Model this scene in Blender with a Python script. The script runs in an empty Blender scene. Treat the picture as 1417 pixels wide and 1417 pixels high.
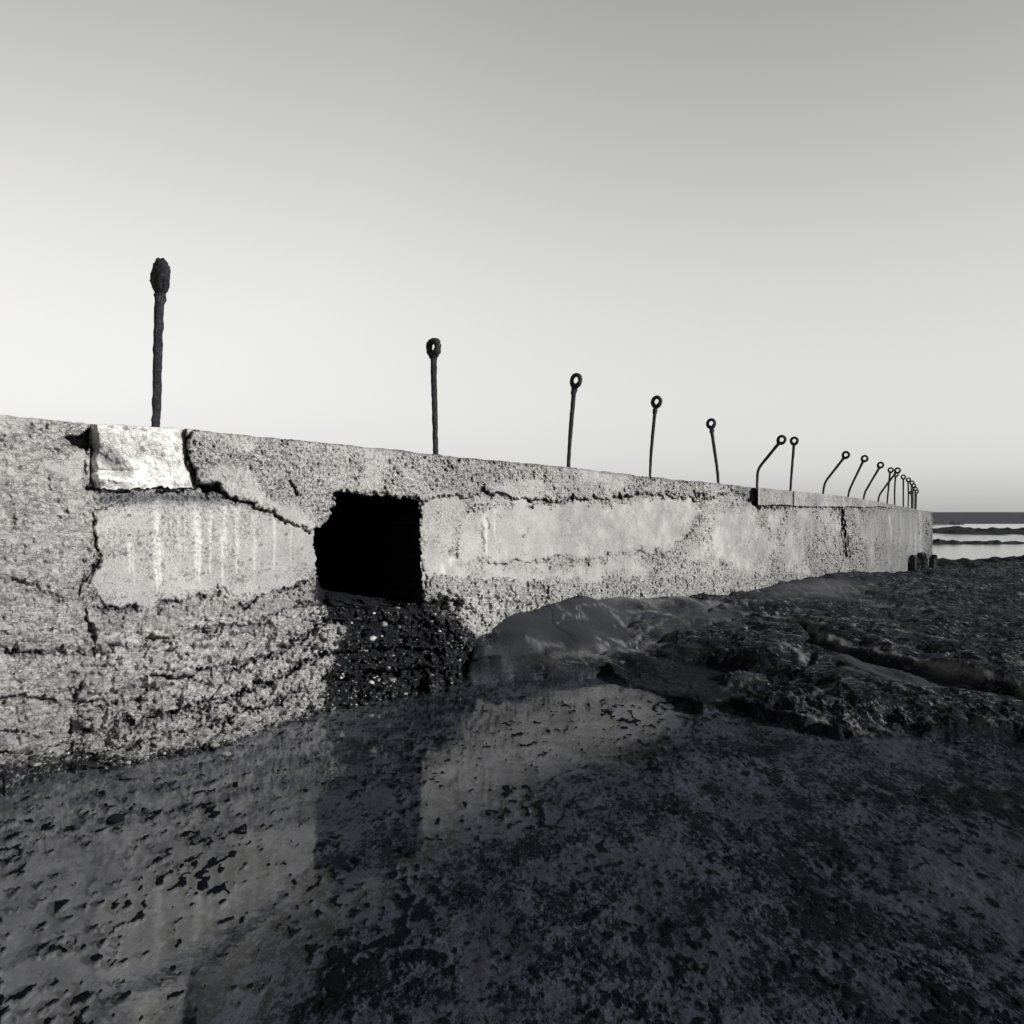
import bpy, bmesh, math, random
import numpy as np
from math import radians as R
random.seed(4)
SC = bpy.context.scene
COL = SC.collection
# ------------------------------------------------------------------ camera
EYE = 1.465; F = 950.0; CX = 708.5; CY = 708.5
cam = bpy.data.cameras.new('camera'); camo = bpy.data.objects.new('camera', cam)
COL.objects.link(camo); camo.location = (0, 0, EYE); camo.rotation_euler = (R(90), 0, 0)
cam.sensor_width = 36; cam.lens = 36*F/1417; cam.clip_start = 0.05; cam.clip_end = 20000
SC.camera = camo
SC.render.resolution_x = 1024; SC.render.resolution_y = 1024
# ------------------------------------------------------------------ sky + sun
SUN_EL = 20.0
SD = np.array([0.93, -0.37]); SD = SD/np.linalg.norm(SD)      # where the sun stands, seen from above
w = bpy.data.worlds.new('World'); SC.world = w; w.use_nodes = True
nt = w.node_tree; N = nt.nodes; L = nt.links
bg = N['Background']; bg.inputs['Strength'].default_value = 0.1
sky = N.new('ShaderNodeTexSky'); sky.sky_type = 'NISHITA'; sky.sun_disc = False
sky.sun_elevation = R(SUN_EL); sky.sun_rotation = math.atan2(SD[0], SD[1]); sky.dust_density = 1.5; sky.air_density = 1.0
bw = N.new('ShaderNodeRGBToBW'); L.new(sky.outputs[0], bw.inputs[0])
# black and white sky: compress the sky texture's range, then thin high haze that brightens one side of the sky
cmp_ = N.new('ShaderNodeMath'); cmp_.operation = 'POWER'; cmp_.inputs[1].default_value = 0.25
L.new(bw.outputs[0], cmp_.inputs[0])
tc = N.new('ShaderNodeTexCoord'); nrm = N.new('ShaderNodeVectorMath'); nrm.operation = 'NORMALIZE'
L.new(tc.outputs['Generated'], nrm.inputs[0])
sp = N.new('ShaderNodeSeparateXYZ'); L.new(nrm.outputs[0], sp.inputs[0])
rp = N.new('ShaderNodeValToRGB'); rp.color_ramp.interpolation = 'B_SPLINE'
SKY_RAMP = [(0.0, .60), (.06, .80), (.16, .93), (.30, .96), (.43, .83), (.58, .64), (.75, .40), (1.0, .22)]
e = rp.color_ramp.elements
while len(e) < len(SKY_RAMP): e.new(.5)
for q, (a, b) in zip(e, SKY_RAMP): q.position = a; q.color = (b, b, b, 1)
L.new(sp.outputs['Z'], rp.inputs[0])
mp = N.new('ShaderNodeMapRange'); mp.inputs['From Min'].default_value = -0.6; mp.inputs['From Max'].default_value = 0.7
mp.inputs['To Min'].default_value = .93; mp.inputs['To Max'].default_value = 0.94; mp.interpolation_type = 'SMOOTHSTEP'
L.new(sp.outputs['X'], mp.inputs['Value'])
mb = N.new('ShaderNodeMapRange'); mb.inputs['From Min'].default_value = -0.5; mb.inputs['From Max'].default_value = 0.6
mb.inputs['To Min'].default_value = 0.28; mb.inputs['To Max'].default_value = 1.0; mb.interpolation_type = 'SMOOTHSTEP'
L.new(sp.outputs['Y'], mb.inputs['Value'])
def mul(a, b):
    m = N.new('ShaderNodeMath'); m.operation = 'MULTIPLY'; L.new(a, m.inputs[0])
    if isinstance(b, float): m.inputs[1].default_value = b
    else: L.new(b, m.inputs[1])
    return m.outputs[0]
SKY_GAIN = 6.9
xz = N.new('ShaderNodeMath'); xz.operation = 'MULTIPLY'; L.new(sp.outputs['X'], xz.inputs[0]); L.new(sp.outputs['Z'], xz.inputs[1])
xm = N.new('ShaderNodeMapRange'); xm.inputs['From Min'].default_value = -0.2; xm.inputs['From Max'].default_value = 0.35; xm.inputs['To Min'].default_value = 1.0; xm.inputs['To Max'].default_value = 0.62; L.new(xz.outputs[0], xm.inputs['Value'])
xn = N.new('ShaderNodeMapRange'); xn.inputs['From Min'].default_value = -0.40; xn.inputs['From Max'].default_value = -0.08; xn.inputs['To Min'].default_value = .74; xn.inputs['To Max'].default_value = 1.0; L.new(xz.outputs[0], xn.inputs['Value'])
v = mul(mul(mul(mul(mul(mul(cmp_.outputs[0], rp.outputs[0]), mp.outputs[0]), mb.outputs[0]), xm.outputs[0]), xn.outputs[0]), SKY_GAIN*1.15)
tint = N.new('ShaderNodeVectorMath'); tint.operation = 'SCALE'; tint.inputs[0].default_value = (1.0, 0.995, 0.975)
L.new(v, tint.inputs['Scale']); L.new(tint.outputs[0], bg.inputs['Color'])
sl = bpy.data.lights.new('sun', 'SUN'); so = bpy.data.objects.new('sun', sl); COL.objects.link(so)
sl.energy = 4.6; sl.angle = R(0.53); sl.color = (1.0, 0.985, 0.95)
ce = math.cos(R(SUN_EL)); dirn = (-SD[0]*ce, -SD[1]*ce, -math.sin(R(SUN_EL)))
import mathutils
so.rotation_euler = mathutils.Vector(dirn).to_track_quat('-Z', 'Y').to_euler(); so.location = (20, -10, 12)
SC.view_settings.view_transform = 'Standard'; SC.view_settings.look = 'None'
SC.view_settings.exposure = 0; SC.view_settings.gamma = 1
SC.render.engine = 'CYCLES'

# ------------------------------------------------------------------ numpy noise
def _h(ix, iy, iz, k=0):
    n = (ix.astype(np.int64)*73856093) ^ (iy.astype(np.int64)*19349663) ^ (iz.astype(np.int64)*83492791) ^ (k*2654435761)
    n = (n ^ (n >> 13)) & 0xffffffff
    n = (n*1274126177) & 0xffffffff
    n = n ^ (n >> 16)
    n = (n*2246822519) & 0xffffffff
    n = n ^ (n >> 15)
    return (n & 0xffffff)/float(0xffffff)
def vnoise(P, s, k=0):                      # smooth value noise in -1..1
    Q = P*s; I = np.floor(Q); f = Q-I; f = f*f*f*(f*(f*6-15)+10); I = I.astype(np.int64)
    r = 0
    for dx in (0, 1):
        for dy in (0, 1):
            for dz in (0, 1):
                wgt = (f[:, 0] if dx else 1-f[:, 0])*(f[:, 1] if dy else 1-f[:, 1])*(f[:, 2] if dz else 1-f[:, 2])
                r = r+wgt*_h(I[:, 0]+dx, I[:, 1]+dy, I[:, 2]+dz, k)
    return r*2-1
ROT = np.array([[.36, .48, -.80], [-.80, .60, 0.0], [.48, .64, .60]])
def fbm(P, s, o=4, k=0, g=.5):
    a = 1; t = 0; r = 0
    for i in range(o):
        if i: P = P@ROT
        r = r+a*vnoise(P+i*17.3, s, k+i); t += a; a *= g; s *= 2.03
    return r/t*1.5
def worley(P, s, k=0):
    Q = P*s; I = np.floor(Q).astype(np.int64); f1 = np.full(len(P), 9.); f2 = np.full(len(P), 9.); cid = np.zeros(len(P))
    for dx in (-1, 0, 1):
        for dy in (-1, 0, 1):
            for dz in (-1, 0, 1):
                a, b, c = I[:, 0]+dx, I[:, 1]+dy, I[:, 2]+dz
                h1 = _h(a, b, c, k+1)
                d = (a+h1-Q[:, 0])**2+(b+_h(a, b, c, k+2)-Q[:, 1])**2+(c+_h(a, b, c, k+3)-Q[:, 2])**2
                near = d < f1
                f2 = np.where(near, f1, np.minimum(f2, d)); cid = np.where(near, _h(a, b, c, k+4), cid); f1 = np.where(near, d, f1)
    return np.sqrt(f1), np.sqrt(f2), cid
def sstep(a, b, x):
    t = np.clip((x-a)/(b-a), 0, 1); return t*t*(3-2*t)
def tab(T, x):
    T = np.array(T, float); return np.interp(x, T[:, 0], T[:, 1])
def segd(px, py, pts, closed=False):
    pts = np.array(pts, float); n = len(pts); d = np.full(px.shape, 1e9); m = n if closed else n-1
    for i in range(m):
        a = pts[i]; b = pts[(i+1) % n]; e = b-a; l = max(1e-9, e@e)
        t = np.clip(((px-a[0])*e[0]+(py-a[1])*e[1])/l, 0, 1)
        d = np.minimum(d, (px-a[0]-t*e[0])**2+(py-a[1]-t*e[1])**2)
    return np.sqrt(d)
def inpoly(px, py, pts):
    pts = np.array(pts, float); n = len(pts); c = np.zeros(px.shape, bool)
    for i in range(n):
        x1, y1 = pts[i]; x2, y2 = pts[i-1]
        if y1 == y2: continue
        c ^= ((y1 > py) != (y2 > py)) & (px < (x2-x1)*(py-y1)/(y2-y1)+x1)
    return c
def psd(px, py, pts):                       # signed distance, + inside
    d = segd(px, py, pts, True); return np.where(inpoly(px, py, pts), d, -d)

# ------------------------------------------------------------------ object helpers
def tag(o, label=None, cat=None, group=None, kind=None):
    if label: o['label'] = label
    if cat: o['category'] = cat
    if group: o['group'] = group
    if kind: o['kind'] = kind
    return o
def empty(name, loc=(0, 0, 0)):
    o = bpy.data.objects.new(name, None); o.location = loc; o.empty_display_size = .2; COL.objects.link(o); return o
def mesh_obj(name, V, Fc, mat, parent=None, smooth=True, attrs=None):
    me = bpy.data.meshes.new(name)
    V = np.asarray(V, np.float32); Fc = np.asarray(Fc, np.int32)
    me.vertices.add(len(V)); me.vertices.foreach_set('co', V.ravel())
    k = Fc.shape[1]
    me.loops.add(Fc.size); me.loops.foreach_set('vertex_index', Fc.ravel())
    me.polygons.add(len(Fc)); me.polygons.foreach_set('loop_start', np.arange(len(Fc), dtype=np.int32)*k)
    me.polygons.foreach_set('loop_total', np.full(len(Fc), k, np.int32))
    me.polygons.foreach_set('use_smooth', np.full(len(Fc), smooth))
    for a, val in (attrs or {}).items():
        at = me.attributes.new(a, 'FLOAT', 'POINT'); at.data.foreach_set('value', np.asarray(val, np.float32))
    me.update(); me.validate()
    o = bpy.data.objects.new(name, me); COL.objects.link(o)
    if mat: me.materials.append(mat)
    if parent is not None:
        o.parent = parent; o.matrix_parent_inverse = mathutils.Matrix.Translation(-parent.location)
    return o
def grid_faces(nr, nc, keep=None, flip=False):
    i, j = np.meshgrid(np.arange(nr-1), np.arange(nc-1), indexing='ij')
    a = i*nc+j; Fc = np.stack([a, a+nc, a+nc+1, a+1], -1).reshape(-1, 4)
    if keep is not None: Fc = Fc[keep.ravel()]
    return Fc[:, ::-1] if flip else Fc

# ------------------------------------------------------------------ materials
def new_mat(name):
    m = bpy.data.materials.new(name); m.use_nodes = True; t = m.node_tree
    return m, t.nodes, t.links, t.nodes['Principled BSDF']
class G:
    def __init__(s, name):
        s.m, s.N, s.L, s.P = new_mat(name); s.tc = s.N.new('ShaderNodeTexCoord').outputs['Object']
        s.P.inputs['Specular IOR Level'].default_value = .3
    def noise(s, sc, det=6, rough=.6, vec=None, dist=0):
        n = s.N.new('ShaderNodeTexNoise'); n.inputs['Scale'].default_value = sc; n.inputs['Detail'].default_value = det
        n.inputs['Roughness'].default_value = rough; n.inputs['Distortion'].default_value = dist
        s.L.new(vec if vec is not None else s.tc, n.inputs['Vector']); return n.outputs['Fac']
    def vor(s, sc, feat='F1', vec=None, rnd=1.0):
        n = s.N.new('ShaderNodeTexVoronoi'); n.feature = feat; n.inputs['Scale'].default_value = sc; n.inputs['Randomness'].default_value = rnd
        s.L.new(vec if vec is not None else s.tc, n.inputs['Vector']); return n
    def mapv(s, scale, rot=(0, 0, 0), vec=None):
        n = s.N.new('ShaderNodeMapping'); n.inputs['Scale'].default_value = scale; n.inputs['Rotation'].default_value = rot
        s.L.new(vec if vec is not None else s.tc, n.inputs['Vector']); return n.outputs[0]
    def attr(s, a):
        n = s.N.new('ShaderNodeAttribute'); n.attribute_name = a; return n.outputs['Fac']
    def ramp(s, fac, stops, interp='LINEAR'):
        n = s.N.new('ShaderNodeValToRGB'); n.color_ramp.interpolation = interp; e = n.color_ramp.elements
        while len(e) < len(stops): e.new(.5)
        for q, (a, c) in zip(e, stops):
            q.position = a; q.color = (c, c, c, 1) if not isinstance(c, tuple) else c+(1,)
        s.L.new(fac, n.inputs[0]); return n.outputs[0]
    def mix(s, fac, a, b, mode='MIX'):
        n = s.N.new('ShaderNodeMix'); n.data_type = 'RGBA'; n.blend_type = mode; n.clamp_factor = True
        for k, val in ((0, fac), (6, a), (7, b)):
            if isinstance(val, (int, float)): n.inputs[k].default_value = val if k == 0 else (val, val, val, 1)
            elif isinstance(val, tuple): n.inputs[k].default_value = val+(1,)
            else: s.L.new(val, n.inputs[k])
        return n.outputs[2]
    def math(s, op, a, b=0.0, clamp=False):
        n = s.N.new('ShaderNodeMath'); n.operation = op; n.use_clamp = clamp
        for k, val in ((0, a), (1, b)):
            if isinstance(val, (int, float)): n.inputs[k].default_value = val
            else: s.L.new(val, n.inputs[k])
        return n.outputs[0]
    def bump(s, h, st, dist, prev=None):
        n = s.N.new('ShaderNodeBump'); n.inputs['Strength'].default_value = st; n.inputs['Distance'].default_value = dist
        s.L.new(h, n.inputs['Height'])
        if prev is not None: s.L.new(prev, n.inputs['Normal'])
        return n.outputs[0]
    def out(s, col, rough=.8, nrm=None):
        s.L.new(col, s.P.inputs['Base Color'])
        if isinstance(rough, (int, float)): s.P.inputs['Roughness'].default_value = rough
        else: s.L.new(rough, s.P.inputs['Roughness'])
        if nrm is not None: s.L.new(nrm, s.P.inputs['Normal'])
        return s.m
WARM = (1.0, .99, .96)
def wall_material(name, base=1.0):
    g = G(name)
    rough = g.attr('rough'); streak = g.attr('streak'); wet = g.attr('wet'); stone = g.attr('stone')
    wob = g.N.new('ShaderNodeVectorMath'); wob.operation = 'ADD'
    nz = g.N.new('ShaderNodeTexNoise'); nz.inputs['Scale'].default_value = 30; g.L.new(g.tc, nz.inputs['Vector'])
    sc = g.N.new('ShaderNodeVectorMath'); sc.operation = 'SCALE'; sc.inputs['Scale'].default_value = .03
    g.L.new(nz.outputs['Color'], sc.inputs[0]); g.L.new(g.tc, wob.inputs[0]); g.L.new(sc.outputs[0], wob.inputs[1]); wv = wob.outputs[0]
    # render coat: pale, mottled, with fine sand grains
    pl = g.ramp(g.noise(4.5, 8, .62), [(.3, .36), (.5, .44), (.7, .52)])
    pl = g.mix(g.ramp(g.noise(140, 3, .7), [(.36, 1.0), (.46, 0.0)]), pl, .20)
    pl = g.mix(g.math('MULTIPLY', g.ramp(g.noise(24, 6, .8), [(.60, 0.0), (.68, 1.0)]), .6), pl, .14)
    # embedded stones just below the coat
    v1 = g.vor(22, vec=wv); v2 = g.vor(60, vec=wv); v3 = g.vor(9, vec=wv)
    c1 = g.N.new('ShaderNodeSeparateColor'); g.L.new(v1.outputs['Color'], c1.inputs[0])
    c2 = g.N.new('ShaderNodeSeparateColor'); g.L.new(v2.outputs['Color'], c2.inputs[0])
    stn = g.math('MULTIPLY', g.ramp(v1.outputs['Distance'], [(.25, 1.0), (.33, 0.0)]), g.ramp(c1.outputs[0], [(.70, 0.0), (.74, 1.0)]))
    pl = g.mix(g.math('MULTIPLY', stn, stone), pl, g.ramp(c1.outputs[1], [(0, .16), (1, .34)]))
    # exposed aggregate: light sand and lime, grey stones, black holes
    ag = g.ramp(c2.outputs[0], [(0, .20), (.35, .52), (1, .80)])
    ag = g.mix(.45, ag, g.ramp(g.noise(70, 6, .75), [(.38, .12), (.48, .50), (.60, .85)]))
    ag = g.mix(g.math('MULTIPLY', stn, .8), ag, g.ramp(c1.outputs[1], [(0, .13), (1, .30)]))
    ft = g.attr('foot'); av = g.mapv((1, 1, 2.0), vec=wv)
    ve = g.vor(34, 'DISTANCE_TO_EDGE', vec=av); vc = g.vor(34, vec=av); cc = g.N.new('ShaderNodeSeparateColor'); g.L.new(vc.outputs['Color'], cc.inputs[0])
    vE = g.vor(95, 'DISTANCE_TO_EDGE', vec=av)
    fo = g.mix(.5, g.ramp(cc.outputs[0], [(0, .25), (.2, .62), (1, .86)]), g.ramp(g.noise(50, 7, .75, av), [(.36, .20), (.46, .70), (.60, .92)]))
    fo = g.mix(g.math('MULTIPLY', stn, .7), fo, g.ramp(c1.outputs[1], [(0, .16), (1, .32)]))
    ln = g.math('MULTIPLY', g.ramp(ve.outputs['Distance'], [(.02, 1.0), (.07, 0.0)]), g.ramp(g.noise(12, 4, .6, av), [(.45, 0.0), (.58, 1.0)]))
    ln = g.math('MAXIMUM', ln, g.math('MULTIPLY', g.ramp(vE.outputs['Distance'], [(.03, 1.0), (.10, 0.0)]), g.ramp(g.noise(20, 4, .6, av), [(.50, 0.0), (.62, 1.0)])))
    fo = g.mix(g.math('MULTIPLY', ln, .92), fo, .05)
    fo = g.mix(g.math('MULTIPLY', g.ramp(g.noise(7, 7, .75, g.mapv((1, 1, 4.5), vec=wv)), [(.30, 1.0), (.42, 0.0)]), .8), fo, .07)
    pit = g.ramp(g.noise(46, 5, .7, vec=wv), [(.40, 1.0), (.45, 0.0)])
    ag = g.mix(g.math('MULTIPLY', pit, .97), ag, .02)
    ag = g.mix(g.ramp(g.noise(150, 3, .8), [(.34, 1.0), (.42, 0.0)]), ag, .05)
    ag = g.mix(g.math('MULTIPLY', g.ramp(g.noise(13, 6, .75), [(.34, 1.0), (.44, 0.0)]), .6), ag, .09)
    ag = g.mix(ft, ag, fo)
    fr = g.attr('far')
    ag = g.mix(g.math('MULTIPLY', fr, g.ramp(g.noise(20, 8, .85), [(.43, .95), (.485, 0.0)])), ag, .05)
    ag = g.mix(g.math('MULTIPLY', fr, g.ramp(g.noise(24, 8, .85, g.mapv((1.1, 1, 1))), [(.55, 0.0), (.60, .8)])), ag, .80)
    pl = g.mix(g.math('MULTIPLY', fr, g.ramp(g.noise(3.2, 8, .75), [(.42, .5), (.55, 0.0)])), pl, .20)
    col = g.mix(rough, pl, ag)
    sn = g.ramp(g.noise(35, 5, .7), [(.3, .45), (.55, 1.0)])
    col = g.mix(g.math('MULTIPLY', streak, sn, True), col, .74)
    cb = g.attr('cobble'); v4 = g.vor(15, vec=wv); c4 = g.N.new('ShaderNodeSeparateColor'); g.L.new(v4.outputs['Color'], c4.inputs[0])
    s4 = g.math('MULTIPLY', g.ramp(v4.outputs['Distance'], [(.27, 1.0), (.34, 0.0)]), g.ramp(c4.outputs[0], [(.45, 0.0), (.5, 1.0)]))
    col = g.mix(g.math('MULTIPLY', g.math('MULTIPLY', s4, cb), .8), col, g.ramp(c4.outputs[1], [(0, .20), (1, .42)]))
    # wet, algae-black zone
    wn = g.noise(18, 8, .8)
    wetc = g.ramp(wn, [(.45, (.010, .011, .015)), (.6, (.035, .037, .045)), (.72, (.16, .165, .18))])
    wf = g.math('ADD', wet, g.math('MULTIPLY', g.math('SUBTRACT', g.noise(30, 6, .8), .5), 1.2))
    wf = g.math('MULTIPLY', g.ramp(wf, [(.42, 0.0), (.58, 1.0)]), g.ramp(wet, [(.02, 0.0), (.12, 1.0)]))
    # grey biological film, broad patches
    film = g.math('MULTIPLY', g.ramp(g.noise(1.1, 5, .6), [(.46, 0.0), (.64, 1.0)]), .35)
    col = g.mix(film, col, g.mix(1.0, col, (.55, .56, .60), 'MULTIPLY'))
    dk = g.attr('stain_shade')
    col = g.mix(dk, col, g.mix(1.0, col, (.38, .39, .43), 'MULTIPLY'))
    col = g.mix(1.0, col, tuple(base*c for c in WARM), 'MULTIPLY')
    col = g.mix(wf, col, wetc)
    rr = g.mix(wf, .9, .38)
    h = g.math('ADD', g.math('MULTIPLY', g.noise(60, 8, .75), 1.0), g.math('MULTIPLY', v2.outputs['Distance'], -.35))
    h = g.math('ADD', h, g.math('MULTIPLY', pit, g.math('MULTIPLY', g.math('SUBTRACT', 1.0, ft), -.35))); h = g.math('ADD', h, g.math('MULTIPLY', g.math('MULTIPLY', ln, ft), -.5)); h = g.math('ADD', h, g.math('MULTIPLY', g.math('MULTIPLY', cc.outputs[1], ft), .45))
    h = g.math('MULTIPLY', h, g.math('ADD', g.math('MULTIPLY', rough, .90), .12))
    b = g.bump(h, 1.0, .030)
    return g.out(col, rr, b)
M_wall = wall_material('weathered_concrete')
M_block = wall_material('lime_washed_concrete', 1.32)
M_heap = wall_material('wet_rubble')

# ------------------------------------------------------------------ the sea wall
BX = .8727; AX = 6.4; K = math.sqrt(1+BX*BX)
WD = np.array([BX, 1.0])/K; WN = np.array([1.0, -BX])/K          # along the wall, out of its face
Y0T = [(1200, 18.0), (1215, 19.3), (1227, 20.7), (1238, 22.1), (1250, 23.8), (1260, 25.6), (1268, 27.6), (1272, 29.0), (1280, 30.2), (1290, 31)]
def Y0(px):
    line = AX/np.maximum(BX-(px-CX)/F, .2)
    return np.where(px <= 1200, line, tab(Y0T, px))
def wp(px, py, o):                                               # photo pixel + offset out of the wall line -> world
    px = np.asarray(px, float); py = np.asarray(py, float)
    Y = Y0(px)*(1-K*o/AX)
    return np.stack([(px-CX)/F*Y, Y+0*py, EYE-(py-CY)/F*Y], -1)
TOP = [(-260, 552), (0, 574), (100, 583), (122, 586), (170, 588), (262, 593), (270, 594), (605, 628.5), (787, 646.5), (900, 660), (993, 668.5), (1048, 675),
       (1140, 684), (1175, 688), (1213, 694), (1250, 701), (1272, 705.5), (1290, 708)]
FOOT = [(-260, 800), (-100, 822), (110, 838), (160, 836), (200, 840), (240, 826), (300, 816), (330, 826), (438, 802), (583, 806), (620, 792), (700, 800), (800, 800), (1300, 790)]
CONT = [(-260, 1100), (-100, 1078), (0, 1062), (100, 1047), (190, 1054), (260, 1040), (330, 1025), (440, 986), (540, 965), (640, 946), (720, 925), (790, 880), (900, 870), (1000, 865),
        (1092, 845), (1142, 835), (1183, 828), (1206, 828), (1264, 815), (1290, 812)]
DFT = [(-260, .5), (-20, .45), (60, .38), (98, .34), (130, .44), (190, .53), (330, .60), (440, .47), (540, .53), (640, .60), (700, .30), (800, .14), (1300, .14)]
HOLE = [(460, 681.5), (580, 690), (582, 740), (583, 775), (585, 830), (590, 836), (470, 846), (452, 838), (442, 826), (438, 800), (435, 765), (433, 734), (445, 728), (455, 716), (456, 703), (464, 701), (463, 688)]
px1 = np.arange(-260, 0, 5.0); px2 = np.arange(0, 660, 1.15); px3 = np.arange(660, 1060, 1.0); px4 = np.arange(1060, 1291, .8)
PXC = np.concatenate([px1, px2, px3, px4]); NR = 340
TT = np.linspace(0, 1, NR)
PX, T2 = np.meshgrid(PXC, TT)
top = tab(TOP, PX); bot = tab(CONT, PX)+16
PY = top+(bot-top)*T2
shape = PX.shape; px = PX.ravel(); py = PY.ravel(); t = T2.ravel()
base = wp(px, py, .12)
# ragged top edge
edge = fbm(base*[1, 1, 0], 3.5, 5, 40)
py = py+(edge*1.0+np.abs(fbm(base*[1, 1, 0], 14, 3, 44))*1.2)*(1-t)**6*np.clip(14/base[:, 1], .3, 1.6)*.8
wamp = 1+.9*sstep(600, 680, px); wx = px+(fbm(base, 6, 4, 1)*5*wamp+fbm(base, 22, 4, 2, .7)*4.5)*np.clip(6/base[:, 1], .25, 1.2)
wy = py+(fbm(base, 6, 4, 9)*5*wamp+fbm(base, 22, 4, 14, .7)*4.5)*np.clip(6/base[:, 1], .25, 1.2)
pf = tab(FOOT, wx); pc = tab(CONT, px)
s = np.clip((wy-pf)/(pc-pf), 0, 1.15)
D = tab(DFT, px)
o = .12+(D-.12)*np.power(s, .75)
# raised / sunk zones, in photo pixels on the face
UPPER = [(270, 560), (262, 600), (262, 640), (278, 677), (300, 678), (345, 696), (390, 716), (432, 735), (447, 727), (456, 703), (462, 682), (583, 691), (660, 682), (760, 690), (850, 690), (900, 684), (985, 692), (1012, 676), (1014, 640)]
P1 = [(133, 705), (200, 693), (300, 695), (360, 708), (432, 737), (438, 800), (400, 812), (330, 824), (300, 812), (240, 826), (200, 838), (150, 836), (126, 806), (142, 765), (130, 735)]
P0 = [(-300, 600), (20, 625), (112, 632), (120, 700), (118, 740), (100, 830), (20, 800), (-300, 790)]
P2 = [(652, 706), (720, 702), (775, 698), (800, 690), (825, 704), (850, 700), (905, 690), (955, 690), (968, 706), (952, 738), (922, 766), (900, 760), (860, 764), (810, 774), (700, 778), (630, 776), (632, 760), (640, 730)]
P3 = [(590, 680), (640, 676), (650, 700), (632, 745), (615, 778), (597, 790), (588, 740)]
P4 = [(300, 640), (345, 645), (372, 690), (410, 700), (430, 724), (395, 714), (350, 694), (285, 672), (290, 655)]
P5 = [(1000, 712), (1060, 705), (1130, 706), (1158, 715), (1164, 760), (1120, 765), (1080, 790), (1030, 790), (1000, 770), (985, 740)]
P6 = [(1185, 712), (1230, 708), (1268, 712), (1270, 745), (1240, 752), (1205, 750), (1188, 735)]
P7 = [(740, 795), (800, 786), (860, 778), (900, 785), (870, 800), (800, 808), (750, 812)]
def zone(poly, soft): return sstep(-soft, soft, psd(wx, wy, poly))
nearf = np.clip(6/base[:, 1], .3, 1.3)
zU = zone(UPPER, 1.6); z1 = zone(P1, 2.5); z0 = zone(P0, 3); z2 = sstep(-5, 4, psd(wx, wy, P2)+3*fbm(base, 30, 3, 19)); z3 = zone(P3, 6); z4 = zone(P4, 5); z5 = zone(P5, 6); z6 = zone(P6, 6); z7 = zone(P7, 6)
o = o+zU*.045+z1*.018+z2*.016+z0*.03
# recess behind the loose block, dark hole at far left
BLK = [(124, 560), (124, 668), (140, 676), (268, 676), (272, 665), (258, 640), (257, 606), (261, 560)]
o = o-.16*sstep(-1, 2, psd(px, py, BLK))
HL = [(92, 606), (112, 602), (121, 590), (122, 622), (104, 624)]
o = o-.22*zone(HL, 1.5)
COP = [(1048, 650), (1048, 699), (1100, 701), (1150, 702), (1222, 703), (1226, 650)]
o = o-.05*sstep(-.5, .5, psd(px, py, COP))
BRK = [(1014, 660), (1014, 684), (1030, 690), (1040, 700), (1048, 702), (1048, 660)]
o = o-.09*zone(BRK, 1.0)
CR = [  # polyline, half width px, depth m
    ([(266, 588), (259, 606), (259, 632), (264, 648), (271, 660), (275, 676), (300, 679)], 5.0, .20),
    ([(122, 586), (121, 640), (124, 676), (133, 700), (124, 732), (137, 758), (128, 790), (113, 805), (110, 838)], 1.9, .05),
    ([(120, 600), (140, 620), (160, 640), (176, 650)], 2.5, .05),
    ([(124, 679), (200, 679), (262, 678), (302, 678), (320, 689), (346, 698), (380, 712), (408, 729), (432, 737)], 2.6, .07),
    ([(399, 662), (405, 675), (413, 688)], 3.0, .06),
    ([(134, 702), (150, 694), (175, 688)], 1.6, .03),
    ([(110, 838), (160, 838), (200, 843), (240, 829), (300, 819), (312, 838), (336, 838), (380, 820), (438, 804)], 2.6, .05),
    ([(118, 930), (102, 985), (98, 1050)], 3.0, .05), ([(112, 840), (130, 880), (132, 910)], 3.0, .06),
    ([(128, 980), (190, 968), (260, 940), (330, 925), (400, 898), (450, 858)], 2.6, .05),
    ([(120, 1012), (200, 990), (270, 985), (330, 962), (400, 932), (450, 905)], 2.8, .06),
    ([(280, 1005), (340, 985), (400, 960), (470, 930)], 2.4, .05), ([(100, 950), (160, 925), (230, 905), (300, 880), (360, 868)], 2.0, .035),
    ([(584, 690), (586, 760), (590, 806)], 2.0, .035),
    ([(662, 680), (690, 686), (740, 690), (790, 690), (850, 690), (880, 685), (930, 680), (965, 682), (988, 692)], 2.0, .05),
    ([(670, 684), (720, 698), (770, 696), (796, 688)], 1.8, .03),
    ([(972, 706), (952, 740), (922, 768), (900, 766), (860, 764), (830, 778), (780, 776), (640, 782)], 1.4, .022),
    ([(900, 660), (901, 678), (905, 690)], 1.8, .035), ([(1012, 676), (1030, 690), (1046, 700), (1060, 703)], 2.2, .05),
    ([(1050, 703), (1095, 702), (1140, 704), (1185, 704), (1225, 704)], 1.2, .04),
    ([(1163, 702), (1165, 722), (1169, 745), (1173, 768)], 3.2, .10), ([(1094, 680), (1097, 692), (1098, 702)], .8, .02),
    ([(1226, 704), (1250, 708), (1272, 709)], .9, .04), ([(1270, 706), (1271, 782)], .9, .03),
    ([(1131, 745), (1150, 735), (1164, 742)], 1.2, .03), ([(726, 706), (726, 750), (722, 770)], .9, .012), ([(672, 700), (670, 740), (671, 775)], 1.0, .012),
]
crack = np.zeros(px.shape)
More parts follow.
